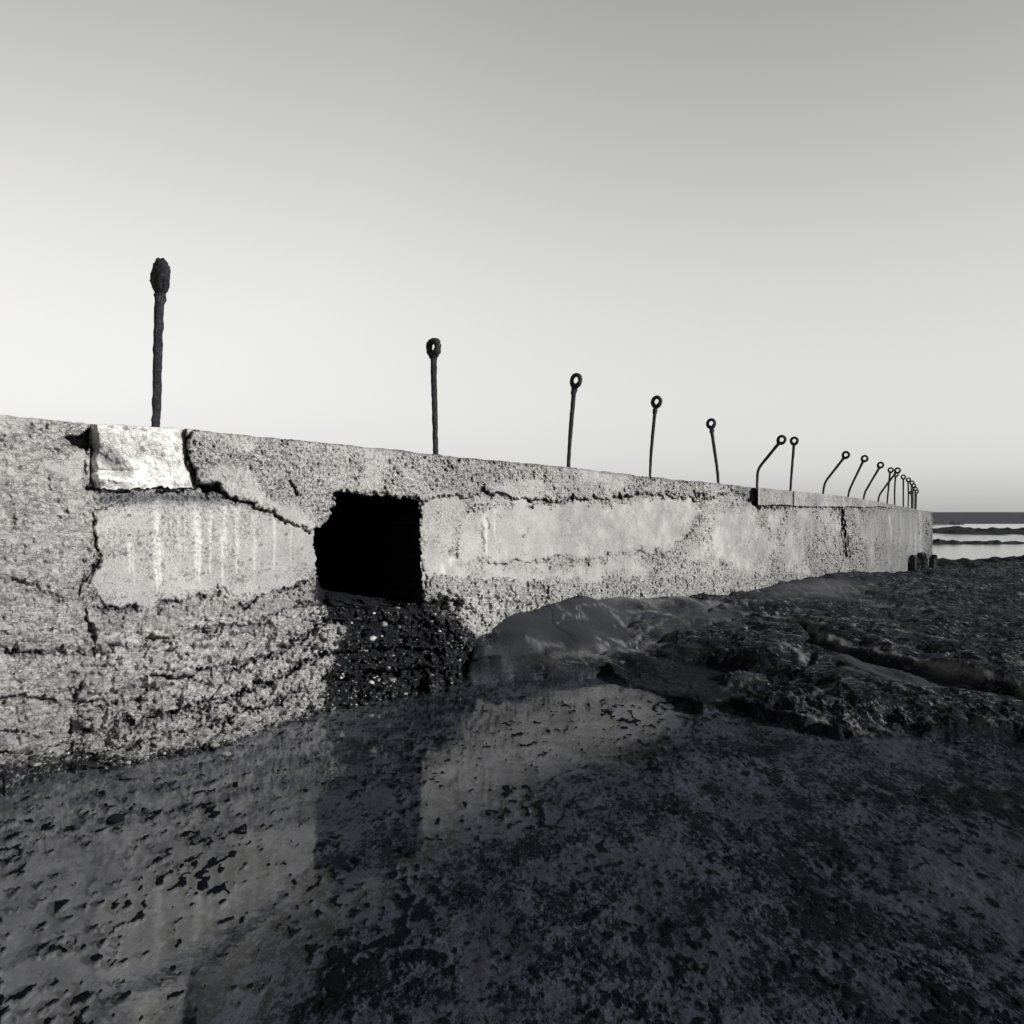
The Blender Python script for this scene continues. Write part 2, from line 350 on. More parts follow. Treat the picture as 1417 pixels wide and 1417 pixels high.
for pts, hw, dp in CR:
    P_ = np.array(pts); m = (px > P_[:, 0].min()-30) & (px < P_[:, 0].max()+30) & (py > P_[:, 1].min()-30) & (py < P_[:, 1].max()+30)
    d = segd(wx[m], wy[m], pts)
    nn = np.clip(.62+1.25*fbm(base[m], 11, 4, 60, .65), .12, 1.6); dp = dp*np.clip(nn*1.3, .1, 1.1)
    c = np.exp(-(d/(hw*nn))**2)
    if hw <= 2.0: c = c*sstep(-.28, .12, fbm(base[m], 2.6, 4, 62))
    crack[m] = np.maximum(crack[m], c); o[m] -= dp*c
# how rough: 1 = aggregate laid bare, 0 = smooth coat
rough = np.ones(px.shape)*.9
pits_band = sstep(0, 1, zU)
rough = rough*(1-np.clip(z1*.78+z2*.85+z3*.8+z4*.8+z5*.55+z6*.7+z7*.6+z0*.5, 0, .92))
rn = fbm(base, 2.2, 5, 21); rn2 = fbm(base, 10, 4, 25)
rough = np.clip(rough+rn*.45*(rough > .3)+rn2*.25-.10*(px > 640), 0, 1)
lowr = s > .02
rough = np.clip(rough-.75*sstep(.05, .5, fbm(base*[1, 1, 1.6], 1.5, 5, 27, .6))*(~lowr), 0, 1)
rough = np.where(lowr, np.clip(rough+.35, 0, 1), rough)
rough = np.where((px > 1040), np.clip(rough+.22+.35*rn, 0, 1), rough)
# geometry relief
sb0 = sstep(0, .2, s)*(px < 760)
f1, f2, cid = worley(base, 26, 3)
g1, g2, cid2 = worley(base*[1, 1, 1.5], 9, 13)
strata = fbm(base*[1.2, 1.2, 5.5], 2.6, 5, 33)
rel = rough*((.42-f1)*.020*(cid > .35)+fbm(base, 18, 4, 5, .65)*.011)+fbm(base, 3, 3, 7)*.012
pit = np.clip(fbm(base, 30, 3, 50)-.38, 0, 1)*rough*(1-.6*sb0)
rel -= pit*.06
sb = sstep(0, .25, s)*(px < 760)
rel += sb*(strata*.060+(.35-g1)*.05*(cid2 > .3)+(.25-np.abs(fbm(base*[1, 1, 2.2], 7, 4, 37)))*.05+(.35-f1)*.02)
o = o+rel
# eroded layers of the footing: each swells downwards and is undercut by the next
LAY = [[(-260, 880), (110, 903), (200, 888), (300, 868), (380, 850), (440, 832), (640, 830)], [(-260, 940), (120, 968), (167, 955), (256, 930), (351, 910), (400, 890), (450, 858), (640, 860)],
       [(-260, 1010), (120, 1014), (164, 1004), (208, 993), (268, 974), (321, 961), (386, 932), (450, 900), (640, 890)], [(-260, 1050), (150, 1034), (230, 1016), (320, 990), (420, 958), (500, 930), (640, 918)]]
bnd = [pf]+[tab(l_, wx)+fbm(base*[1, 1, 3], 5, 4, 66)*5 for l_ in LAY]+[pc+20]
layer = np.zeros(px.shape); undercut = np.zeros(px.shape)
for i_ in range(5):
    fr_ = np.clip((wy-bnd[i_])/np.maximum(bnd[i_+1]-bnd[i_], 4), 0, 1); in_ = (wy > bnd[i_]) & (wy <= bnd[i_+1])
    layer = np.where(in_, (fr_**1.6-.35)*[.02, .06, .08, .08, .06][i_], layer)
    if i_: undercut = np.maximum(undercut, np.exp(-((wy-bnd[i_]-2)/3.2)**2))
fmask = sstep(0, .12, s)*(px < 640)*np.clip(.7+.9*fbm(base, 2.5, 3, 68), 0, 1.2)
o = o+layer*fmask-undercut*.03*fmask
streak = np.zeros(px.shape)
for sx, y0_, y1_, wd, am in [(180, 745, 800, 3, .6), (185, 760, 815, 2, .5), (217, 690, 815, 4.5, 1), (222, 740, 812, 4, .9), (247, 712, 745, 3, .7), (250, 745, 780, 2, .5), (256, 700, 770, 2, .6),
                          (272, 700, 800, 5, .9), (276, 730, 805, 4, 1), (291, 700, 800, 2.5, .6), (312, 695, 770, 6, .7), (308, 740, 812, 3, .8), (328, 700, 800, 4, .6), (352, 710, 800, 4, .5),
                          (380, 715, 790, 2.5, .6), (402, 730, 780, 2, .4), (672, 695, 775, 3, .7), (685, 700, 750, 2.5, .5), (699, 760, 778, 4, .3), (625, 772, 784, 4, .9), (614, 784, 800, 4, .9),
                          (1212, 712, 745, 1.5, .5), (1232, 712, 750, 2, .7), (1246, 712, 760, 1.5, .4), (1274, 708, 780, 2.5, .8), (1266, 740, 770, 4, .5)]:  # white run-offs; the tall strip at the wall end paints its lit return
    ww = wd*(1-.55*np.clip((py-y0_)/(y1_-y0_), 0, 1))
    xs = px+vnoise(np.stack([px*0+sx, py, py*0], -1), .06, 3)*1.6
    streak = np.maximum(streak, am*np.exp(-((xs-sx)/ww)**2)*sstep(y0_-8, y0_+8, py)*(1-sstep(y1_-14, y1_+6, py)))
for (cx_, cy_, rx_, ry_, am) in [(120, 930, 40, 70, .35), (250, 900, 90, 45, .28), (400, 850, 50, 25, .45), (150, 975, 60, 20, .2), (690, 690, 30, 8, .6), (985, 740, 20, 40, .3), (1265, 752, 8, 12, .6)]:
    streak = np.maximum(streak, am*np.exp(-((px-cx_)/rx_)**2-((py-cy_)/ry_)**2))
WET = [(436, 800), (583, 790), (600, 820), (640, 856), (652, 880), (664, 960), (560, 985), (450, 1010), (455, 960), (470, 920), (478, 880), (455, 850)]
wet = sstep(-26, 20, psd(wx+fbm(base, 5, 4, 88)*16, wy+fbm(base, 5, 4, 89)*14, WET))*.92
wet = np.maximum(wet, sstep(16, 0, pc-py)*.6*(px < 700))
wet = np.maximum(wet, .55*np.exp(-((px-112)/16)**2-((py-1000)/40)**2))
stain_shade = np.maximum(np.exp(-((py-689)/9)**2)*sstep(128, 150, px)*(1-sstep(300, 330, px)), .9*zone(HL, 3))  # darker band below the block; shade painted into the far left hole
stain_shade = np.maximum(stain_shade, .7*np.exp(-((px-158)/18)**2-((py-640)/14)**2))
stain_shade = np.maximum(stain_shade, crack*.95)
stain_shade = np.maximum(stain_shade, .28*sstep(1010, 1100, px)+.45*sstep(1140, 1250, px)+.15*fbm(base, 1.2, 4, 70)*(px > 1000))
stain_shade = np.maximum(stain_shade, zone(BRK, 2)*.8)
stain_shade = np.maximum(stain_shade, .75*np.exp(-(((py-tab(TOP, px)))/2.6)**2)*sstep(268, 285, px))
stain_shade = np.maximum(stain_shade, .45*sb*sstep(.45, 1.0, s+.25*fbm(base, 2, 4, 69)))
stain_shade = np.maximum(stain_shade, np.clip(undercut*fmask, 0, 1)*.8)  # footing darkened along its undercuts
for bx_, bl_, ba_ in [(216, 26, .5), (603, 22, .6), (787, 14, .5), (900, 16, .9), (994, 10, .5)]:
    stain_shade = np.maximum(stain_shade, ba_*np.exp(-((px-bx_-2*fbm(base, 12, 3, 74))/3.2)**2)*sstep(bl_, 0, py-tab(TOP, px)))
stone = np.clip(z1+z0+(px < 130)*.9, 0, 1)
V = wp(px, py, o)
cxm = (PX[:-1, :-1]+PX[1:, 1:])/2; cym = (PY[:-1, :-1]+PY[1:, 1:])/2
hp_ = wp(cxm.ravel(), cym.ravel(), .12); keep = ~inpoly(cxm+(fbm(hp_, 20, 4, 61, .7)*4).reshape(cxm.shape), cym+(fbm(hp_, 16, 4, 63, .7)*4).reshape(cxm.shape), HOLE)
wall = empty('sea_wall', (float(wp(605, 0, 0)[0]), float(wp(605, 0, 0)[1]), 0))
tag(wall, 'long weathered concrete sea wall with a square black opening, running to the horizon', 'wall')
Fc = grid_faces(NR, len(PXC), keep)
footm = np.clip(sb*1.2+(px < 128)*.8+.5*(px > 990)*sstep(.0, .2, s), 0, 1)
attrs = dict(cobble=.6*sstep(0, 30, wy-800)*(px < 140)+.45*z0, far=sstep(620, 1000, px), foot=footm, rough=rough, streak=streak, wet=wet, stain_shade=stain_shade, stone=stone)
# body behind the face: top, back, far end
nc = len(PXC); tf = V[:nc]; bf = V[-nc:]
back = np.interp(PXC, [-260, 395, 400, 660, 665, 1290], [.75, .75, 3.4, 3.4, .75, .75])
tb = tf.copy(); tb[:, 0] -= WN[0]*back; tb[:, 1] -= WN[1]*back; tb[:, 2] -= .01
bb = tb.copy(); bb[:, 2] = -2.2; bl = bf.copy(); bl[:, 2] = -2.2
n0 = len(V); V2 = np.concatenate([V, tb, bb, bl]); extra = []
ar = np.arange(nc-1)
extra.append(np.stack([ar, ar+1, n0+ar+1, n0+ar], -1))
extra.append(np.stack([n0+ar, n0+ar+1, n0+nc+ar+1, n0+nc+ar], -1))
q = (NR-1)*nc+ar; extra.append(np.stack([q, n0+2*nc+ar, n0+2*nc+ar+1, q+1], -1))
Fall = np.concatenate([Fc]+extra)
for k_ in attrs: attrs[k_] = np.concatenate([attrs[k_], np.repeat([dict(rough=.8).get(k_, 0)], 3*nc)])
body = mesh_obj('wall_face', V2, Fall, M_wall, wall, attrs=attrs)
# far end cap
j = nc-1; col_idx = [r*nc+j for r in range(NR)]+[n0+2*nc+j, n0+nc+j, n0+j]
bm = bmesh.new(); bm.from_mesh(body.data); bm.verts.ensure_lookup_table()
try: bm.faces.new([bm.verts[i] for i in col_idx])
except Exception: pass
# jambs and inner end of the opening
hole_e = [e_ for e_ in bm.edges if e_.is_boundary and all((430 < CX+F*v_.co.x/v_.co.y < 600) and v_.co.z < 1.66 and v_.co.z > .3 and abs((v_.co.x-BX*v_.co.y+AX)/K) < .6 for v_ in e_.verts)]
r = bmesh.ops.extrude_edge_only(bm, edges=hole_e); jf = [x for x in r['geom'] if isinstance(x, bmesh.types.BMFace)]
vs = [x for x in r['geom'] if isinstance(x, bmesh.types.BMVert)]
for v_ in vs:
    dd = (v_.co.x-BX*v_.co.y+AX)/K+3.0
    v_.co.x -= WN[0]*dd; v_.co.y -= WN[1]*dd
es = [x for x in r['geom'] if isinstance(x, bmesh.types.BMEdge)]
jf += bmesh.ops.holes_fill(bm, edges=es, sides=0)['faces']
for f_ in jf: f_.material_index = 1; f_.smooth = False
M_in = G('shade_black_lining'); M_in = M_in.out(M_in.ramp(M_in.noise(6), [(.4, (.003, .003, .004)), (.7, (.008, .008, .011))]), .95); body.data.materials.append(M_in)  # near-black colour paints the shade inside the opening
bm.to_mesh(body.data); bm.free()

def px_patch(name, poly_px, nx, ny, ofun, mat, parent, attr_fun, back_o):
    """closed slab over a px/py rectangle-like patch: front relief + sides going back"""
    (l, r_, topf, botf) = poly_px
    A = np.linspace(0, 1, nx); B = np.linspace(0, 1, ny); a, b = np.meshgrid(A, B)
    X_ = l+(r_-l)*a; Y_ = topf(X_)+(botf(X_)-topf(X_))*b
    p_ = X_.ravel(); q_ = Y_.ravel(); ed = np.minimum(np.minimum(a, 1-a)*nx, np.minimum(b, 1-b)*ny).ravel()
    bb_ = wp(p_, q_, .15); oo = ofun(p_, q_, bb_)
    oo = np.where(ed < .5, back_o, oo)
    return mesh_obj(name, wp(p_, q_, oo), grid_faces(ny, nx), mat, parent, attrs=attr_fun(p_, q_, bb_))
def cst(p_, **k): return {n_: np.full(p_.shape, k.get(n_, 0.)) for n_ in ('cobble', 'far', 'foot', 'rough', 'streak', 'wet', 'stain_shade', 'stone')}
# pale block at the left on top of the wall
def blk_o(p, q, b):
    left = 125+fbm(b, 7, 3, 71)*4; right = np.interp(q, [586, 606, 640, 655, 676], [262, 257, 259, 267, 272])+fbm(b, 9, 3, 72)*3
    w_ = np.minimum(p-left, right-p); rnd = np.sqrt(np.clip(w_/12, 0, 1))
    f1_, f2_, c_ = worley(b, 17, 77)
    hole_ = np.exp(-((p-155-(q-640)*.9)/14)**2-((q-638)/16)**2)
    low = np.exp(-((p-160)/34)**2-((q-664)/8)**2)*.05
    notch = np.exp(-((p-150)/30)**2-((q-652)/3)**2)*.05
    return -.05+.21*rnd+fbm(b, 22, 5, 73, .7)*.008+(.45-f1_)*.022*(c_ > .3)-hole_*(.07+.05*fbm(b, 16, 4, 74))+low-notch+sstep(12, 0, q-tab(TOP, p))*-.03
def blk_a(p, q, b):
    d = cst(p); rn_ = fbm(b, 8, 4, 78)
    d['rough'] = np.clip(.42+rn_*.5, 0, 1); d['foot'] += .7; d['streak'] = np.clip(.62+.7*fbm(b, 6, 5, 79, .65)+.5*np.exp(-((p-160)/34)**2-((q-664)/8)**2), 0, 1); d['stone'] += 1; d['cobble'] += 1
    h_ = np.exp(-((p-155-(q-640)*.9)/16)**2-((q-638)/17)**2); d['streak'] *= (1-h_); d['stain_shade'] = h_*.9  # hollow of the block darkened, streaks left out
    return d
px_patch('upper_block', (123, 274, lambda x: tab(TOP, x)+.3, lambda x: 676.5+vnoise(np.stack([np.ravel(x), 0*np.ravel(x), 0*np.ravel(x)], -1), .05, 7).reshape(np.shape(x))*2.5+vnoise(np.stack([np.ravel(x), 0*np.ravel(x), 0*np.ravel(x)], -1), .25, 8).reshape(np.shape(x))*1.8), 170, 110, blk_o, M_block, wall, blk_a, -.03)
# coping slabs further along
def cop_o(p, q, b): return .165+fbm(b, 4, 4, 81)*.012+fbm(b, 22, 3, 82)*.006-.03*np.exp(-((p-1097)/1.2)**2)
def cop_a(p, q, b):
    d = cst(p); d['far'] += 1; d['rough'] = np.clip(.30+fbm(b, 3, 5, 83)*.4, 0, 1); d['stain_shade'] = np.clip(.28+fbm(b, 2, 4, 84)*.4+.2*sstep(1140, 1220, p), 0, .8); return d
px_patch('coping_slab', (1048.5, 1227, lambda x: tab(TOP, x)-.4, lambda x: np.interp(x, [1048, 1090, 1140, 1185, 1227], [700.5, 699, 702.5, 701, 701.5])+vnoise(np.stack([np.ravel(x), 0*np.ravel(x), 0*np.ravel(x)], -1), .12, 5).reshape(np.shape(x))*1.2+vnoise(np.stack([np.ravel(x), 0*np.ravel(x), 0*np.ravel(x)], -1), .5, 6).reshape(np.shape(x))*.7), 340, 34, cop_o, M_wall, wall, cop_a, .02)

# wet rubble spilling out of the opening
def heap():
    a, b = np.meshgrid(np.linspace(0, 1, 260), np.linspace(0, 1, 220))
    X_ = 428+(668-428)*a; yt = 790+0*X_; yb = tab(CONT, X_)+10
    Y_ = yt+(yb-yt)*b; p = X_.ravel(); q = Y_.ravel(); bs = wp(p, q, .2)
    s_ = np.clip((q-tab(FOOT, p))/(tab(CONT, p)-tab(FOOT, p)), 0, 1.1); Dd = tab(DFT, p)
    sheet = .12+(Dd-.12)*np.power(s_, .75)
    inside = np.interp(q, [790, 812, 830, 850], [-2.9, -1.1, -.25, .18])
    pol = [(438, 790), (583, 790), (590, 826), (640, 862), (662, 960), (470, 985), (462, 930), (474, 880), (452, 842)]
    m = sstep(-14, 16, psd(p+fbm(bs, 5, 3, 93)*10, q+fbm(bs, 5, 3, 94)*8, pol))
    bs = wp(p, q, np.where((p > 436) & (p < 586), np.minimum(sheet+.03, inside), sheet))
    f1_, f2_, c_ = worley(bs, 7, 91); h1_, h2_, c2_ = worley(bs, 17, 92)
    lump = (.5-f1_)*.20*(.2+c_)+(.4-h1_)*.10*(.2+c2_)+fbm(bs, 12, 5, 95, .65)*.05
    hw_ = sstep(430, 450, p)*(1-sstep(556, 606, p+fbm(wp(p, q, .2), 6, 3, 97)*14)); sh = sheet*(1-hw_)+np.minimum(sheet+.03, inside)*hw_
    oo = sh-.30*(1-m)+m*(.05+lump)
    d = cst(p); d['rough'] += .9; d['foot'] += .8; d['wet'] = np.clip(.92+.4*fbm(bs, 4, 4, 96)-.25*(1-m)+.6*sstep(835, 815, q), 0, 1)  # wet raised inside the opening, painting its shade black
    ob = mesh_obj('rubble_heap', wp(p, q, oo), grid_faces(220, 260), M_heap, attrs=d)
    return tag(ob, 'black wet heap of rubble spilling from the square opening down to the pool', 'rubble')
heap()

# ------------------------------------------------------------------ rock shelf (one terrain sheet)
EDGE = [(652, 944), (700, 942), (750, 939), (800, 939), (835, 934), (862, 946), (900, 958), (940, 972), (975, 988), (1000, 984), (1025, 986), (1050, 992), (1072, 1000), (1100, 1012), (1135, 1022), (1180, 1030), (1240, 1029), (1319, 1028), (1420, 1032), (1600, 1050), (2200, 1120)]
def flat(px_, py_, z=0.0):
    Y = (EYE-z)*F/(py_-CY); return (px_-CX)/F*Y, Y
EW = [flat(a, b) for a, b in EDGE]
CTRL = [(640, 870, .34), (700, 848, .42), (740, 834, .46), (790, 826, .48), (850, 826, .40), (900, 826, .315), (950, 825, .22), (1000, 824, .124), (1046, 815, .109), (1092, 803, .14), (1142, 796, .085), (1183, 790, .032), (1206, 797, -.22), (1235, 797, -.42), (1264, 785, -.62),
        (720, 870, .36), (800, 868, .31), (850, 890, .19), (860, 905, .13), (780, 905, .16), (720, 925, .07), (655, 925, .12), (650, 895, .22), (780, 932, .05), (830, 930, .06),
        (690, 900, .27), (900, 855, .24), (870, 880, .17), (880, 900, .10), (950, 850, .19), (1010, 850, .15), (950, 875, .19), (1000, 890, .22), (1060, 890, .22), (1100, 900, .20), (900, 940, .03), (950, 950, .0), (1000, 955, .02), (970, 930, .03),
        (1010, 935, .10), (1060, 945, .13), (1100, 960, .14), (1060, 975, .08), (1180, 1000, .10), (1250, 1000, .09), (1319, 1000, .10), (1319, 960, .13), (1200, 950, .15), (1130, 925, .17), (1250, 925, .13), (1160, 905, .14),
        (1319, 945, .10), (1319, 915, .20), (1200, 885, .20), (1130, 870, .18), (1200, 850, .10), (1319, 870, .14), (1060, 850, .14), (1319, 840, .0), (1200, 820, 0.0), (1319, 815, -.2), (1319, 800, -.35), (1280, 800, -.42), (1319, 790, -.5), (1450, 900, .2), (1600, 900, .15), (1450, 1000, .1), (1600, 820, -.1), (1600, 795, -.4)]
CP = np.array([(*flat(a, b, z), z) for a, b, z in CTRL])
RIM = [flat(*q_) for q_ in [(985, 980), (965, 1010), (905, 1060), (811, 1108), (737, 1152), (640, 1207), (560, 1250), (470, 1315), (400, 1405), (330, 1530), (200, 1900)]]  # pool edge shaped to the wall top's reflection, keeping mirrored sky out
PUD = [(-9, 3)]+[(-9, 9), (0.2, 9)]+RIM+[(-.35, .4), (-9, .4)]
def tuft_mask(P):
    return np.maximum(sstep(.56, .68, fbm((P*[1, .6, 1])@ROT, 26, 3, 200, .6)+.8*fbm(P*[1, .8, 1], 2.2, 4, 204, .6)), sstep(.80, .90, fbm((P*[1, .7, 1])@ROT, 32, 2, 211, .5)))
def smooth_zone(X, Y):
    P = np.stack([X, Y, X*0], -1); a_ = X+fbm(P, 1.5, 3, 190)*.2; b_ = Y+fbm(P, 1.5, 3, 193)*.3; r_ = np.zeros(X.shape)
    for pol, sf, am in [([(655, 872, .33), (780, 822, .5), (860, 824, .4), (880, 848, .3), (850, 890, .2), (740, 912, .15), (680, 905, .25)], .12, 1), ([(885, 862, .2), (960, 838, .2), (1010, 842, .15), (1030, 858, .15), (960, 870, .18), (900, 885, .15)], .15, .8),
                    ([(870, 905, .1), (960, 905, .1), (1000, 960, .02), (900, 950, .02)], .1, .35), ([(1150, 890, .16), (1330, 930, .12), (1330, 952, .12), (1180, 935, .14)], .15, .7), ([(1040, 815, .1), (1180, 800, .05), (1180, 830, .05), (1060, 835, .1)], .6, .7)]:
        r_ = np.maximum(r_, am*sstep(-sf, sf, psd(a_, b_, [flat(*q_) for q_ in pol])))
    return r_
def terrain_z(X, Y):
    # gaussian-weighted blend of the surveyed heights, then edges, steps and grain
    num = np.zeros(X.shape); den = np.full(X.shape, 1e-12)
    for cx_, cy_, cz in CP:
        rad = .10+.055*cy_; d2 = ((X-cx_)**2+(Y-cy_)**2)/rad**2
        w_ = 1/(d2+.25)**2.2; num += w_*cz; den += w_
    z = num/den
    P = np.stack([X, Y, X*0], -1)
    wxx = X+fbm(P, 1.3, 4, 101)*.12; wyy = Y+fbm(P, 1.3, 4, 105)*.12
    # bedding steps
    stp = segd(wxx, wyy, [flat(1030, 850, .18), flat(1085, 852, .19), flat(1120, 862, .2), flat(1135, 884, .2), flat(1200, 898, .2), flat(1260, 910, .2), flat(1330, 926, .2), flat(1500, 960, .2)])
    z -= .15*np.exp(-(stp/.10)**2)
    for pts, wd, dp in [([(860, 905, .1), (905, 900, .12), (960, 905, .15), (1000, 925, .1), (1005, 965, .05)], .05, .05),
                        ([(870, 915, .1), (900, 940, .05), (960, 960, .02), (1000, 980, .0)], .13, .07),
                        ([(880, 868, .2), (950, 848, .2), (1000, 840, .15)], .04, .045), ([(830, 895, .2), (900, 880, .2), (960, 868, .2), (1010, 855, .16)], .04, .05),
                        ([(640, 880, .3), (648, 905, .2), (640, 930, .1)], .05, .10), ([(1000, 905, .2), (1100, 925, .18), (1160, 915, .16), (1290, 955, .13), (1420, 985, .1)], .03, .03),
                        ([(730, 830, .45), (770, 850, .4), (800, 880, .28), (850, 900, .15)], .012, .012), ([(760, 905, .15), (700, 915, .12), (660, 915, .15)], .05, .06),
                        ([(1090, 858, .2), (1160, 872, .2), (1319, 890, .2)], .04, .05), ([(1000, 935, .1), (1080, 925, .17), (1120, 905, .19)], .03, .05)]:
        d = segd(wxx, wyy, [flat(*q_) for q_ in pts]); z -= dp*np.exp(-(d/wd)**2)
    lipd = segd(X, Y, EW)
    smo = smooth_zone(X, Y)
    rghness = (1-.72*smo)*(.35+.65*sstep(.5, 1.8, X+.25*(6-Y)))
    z += fbm(P*[1, 1.0, 1], 1.6, 5, 110)*.045*rghness+((.3-np.abs(fbm(P*[1, .7, 1], 2.6, 7, 114, .55)))*.075+fbm(P*[1, .6, 1], 16, 4, 116, .65)*(.010+.016*sstep(.9, .1, lipd)*(X > 1.7)))*rghness
    lip = segd(X, Y, EW); z += np.exp(-(lip/.22)**2)*np.abs(fbm(P, 13, 4, 118, .5))*.035*(X > 1.6)
    z += sstep(8, 22, Y)*fbm(P*[1, 2.5, 1], .8, 5, 121)*.10
    # pool floor in front of the shelf
    fl = fbm(P*[1.0, 1.6, 1], 2.2, 5, 130)*.014+fbm(P, 24, 3, 134, .6)*.004+np.clip(fbm(P*[1, 1.4, 1], 11, 5, 136, .75)-.25, 0, .35)*.016
    sdp = psd(wxx+fbm(P, 3, 4, 140)*.14, wyy+fbm(P, 9, 4, 143, .7)*.10, PUD)
    floor = np.where(sdp > 0, fl*.25-.008*sstep(0, .5, sdp)-.005, np.abs(fl)*sstep(0, .1, -sdp)+.016*sstep(0, .5, -sdp)+.0015)
    tuf_ = tuft_mask(P); floor = floor*(1-tuf_)+tuf_*np.maximum(floor+.004, .0025+.0015*fbm(P, 30, 2, 207))
    # side of the cliff
    ex = [p_[0] for p_ in EW]
    poly = EW+[(30, 3), (40, 60), (-40, 60), (-40, 12), EW[0]]
    sde = psd(wxx*.35+X*.65, wyy*.35+Y*.65, poly)
    m = sstep(-.02, .035, sde+fbm(P, 7, 3, 150)*.03)
    z = np.where(Y < 9, np.maximum(z, floor+.02), z)*m+floor*(1-m)
    # left of the heap the shelf dives below the wall foot
    dist = (X-BX*Y+AX)/K
    z = np.where(dist < -.2, np.minimum(z, -.4-1.2*np.clip(-dist-.2, 0, 1)), z)
    far = sstep(27, 36, Y+fbm(P, .3, 3, 160)*4); z = z*(1-far)-2.2*far
    z = z-2.0*sstep(14, 30, X-.9*Y*0)*sstep(3, -6, Y)
    z = z-3*sstep(-4.5, -7.5, Y)
    return z, m, sdp, sde
cols = np.concatenate([np.linspace(-2200, -300, 30), np.linspace(-290, -10, 60), np.arange(0, 1420, 1.9), np.linspace(1425, 1800, 70), np.linspace(1830, 3600, 40)])
r1 = 1.0/np.linspace(1/.9, 1/2.1, 40)[:, None].ravel()
rows = np.concatenate([np.linspace(-8, .8, 45), 1391.75/np.arange(1430, 700, -1.35)[np.arange(1430, 700, -1.35) > 751][:0]])
pys = np.concatenate([np.arange(2300, 1430, -22.0), np.arange(1430, 790, -1.5), np.arange(790, 742, -.8)])
rows = np.concatenate([np.linspace(-8, .8, 40), EYE*F/(pys-CY)])
XG, YG = np.meshgrid((cols-CX)/F, rows)
gY = np.maximum(YG, 1.0)+np.log1p(np.exp(-(YG-1)*2))*.4
XW = (XG*gY).ravel(); YW = YG.ravel()
ZW, mk, sdp, sde = terrain_z(XW, YW)

g = G('shelf_rock')
mk_ = g.attr('shelf'); ww_ = g.attr('wall_refl'); pale = g.attr('pale')
fm = g.mapv((1, .55, 1), (0, 0, R(-12)))
n1 = g.noise(3.0, 9, .65, fm); n2 = g.noise(30, 8, .75, fm); n3 = g.noise(110, 4, .7)
rock = g.ramp(n1, [(.30, (.004, .005, .010)), (.5, (.010, .012, .020)), (.7, (.028, .031, .046))])
rock = g.mix(g.math('MULTIPLY', g.attr('smooth'), .8), rock, (.038, .040, .050))
fib = g.math('MULTIPLY', g.ramp(g.noise(13, 10, .8, g.mapv((1, .28, 1), (0, 0, R(-22)))), [(.545, 0.0), (.585, 1.0)]), .95)
fib = g.math('MULTIPLY', fib, g.math('SUBTRACT', 1.0, g.math('MULTIPLY', g.attr('smooth'), .93)))
fib2 = g.math('MULTIPLY', fib, g.ramp(g.noise(1.6, 6, .6), [(.45, 0.05), (.60, .9)]))
rock = g.mix(fib2, rock, (.40, .405, .43))
st_ = g.math('MULTIPLY', g.ramp(g.noise(14, 9, .8, g.mapv((.5, 1.5, 1), (0, 0, R(8)))), [(.555, 0.0), (.58, 1.0), (.62, .2)]), g.math('SUBTRACT', 1.0, g.attr('smooth')))
rock = g.mix(g.math('MULTIPLY', st_, g.ramp(g.noise(.9, 5, .6), [(.42, .1), (.58, .9)])), rock, (.30, .305, .33))
rock = g.mix(g.math('MULTIPLY', g.ramp(g.noise(28, 8, .85, fm), [(.59, 0.0), (.63, 1.0)]), g.math('SUBTRACT', .75, g.math('MULTIPLY', g.attr('smooth'), .7))), rock, (.46, .465, .49))
rock = g.mix(g.math('MULTIPLY', g.attr('algae_shade'), g.ramp(n2, [(.40, 1.0), (.62, .55)])), rock, (.006, .007, .011))
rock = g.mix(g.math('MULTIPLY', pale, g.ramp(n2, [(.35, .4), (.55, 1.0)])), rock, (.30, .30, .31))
flr = g.ramp(n1, [(.3, (.026, .029, .041)), (.6, (.050, .055, .073))])
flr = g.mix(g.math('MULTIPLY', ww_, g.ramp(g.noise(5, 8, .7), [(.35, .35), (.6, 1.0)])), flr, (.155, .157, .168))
tuf = g.ramp(g.math('ADD', g.math('ADD', g.math('MULTIPLY', g.noise(52, 7, .8, fm), .42), g.math('MULTIPLY', g.noise(8, 6, .7, fm), .30)), g.math('MULTIPLY', g.noise(1.3, 5, .65), .28)), [(.495, 0.0), (.52, 1.0)])
flr = g.mix(g.math('MULTIPLY', tuf, g.math('SUBTRACT', 1.0, g.math('MULTIPLY', ww_, .85))), flr, (.006, .007, .010))
flr = g.mix(g.attr('tuft'), flr, (.004, .005, .008))
flr = g.mix(g.ramp(n3, [(.62, 0.0), (.70, .8)]), flr, (.11, .112, .125))
flr = g.mix(g.ramp(g.vor(55).outputs['Distance'], [(.035, 1.0), (.06, 0.0)]), flr, (.30, .30, .30))
col = g.mix(mk_, flr, rock)
hh = g.math('ADD', g.math('MULTIPLY', n2, 1.0), g.math('MULTIPLY', n3, .3)); hh = g.math('ADD', hh, g.math('MULTIPLY', fib, .35))
nb = g.bump(g.math('MULTIPLY', hh, g.math('MULTIPLY', g.math('ADD', .14, g.math('MULTIPLY', mk_, .86)), g.math('SUBTRACT', 1.0, g.math('MULTIPLY', g.attr('smooth'), .70)))), 1.0, .045)
sm_ = g.attr('smooth'); g.L.new(g.math('ADD', .04, g.math('ADD', g.math('MULTIPLY', mk_, .04), g.math('MULTIPLY', sm_, .14))), g.P.inputs['Specular IOR Level'])
M_rock = g.out(col, g.mix(mk_, .85, g.mix(g.attr('smooth'), .92, g.ramp(n1, [(.3, .45), (.6, .62)]))), nb)
pl_ = np.zeros(XW.shape); Pq = np.stack([XW, YW, XW*0], -1)
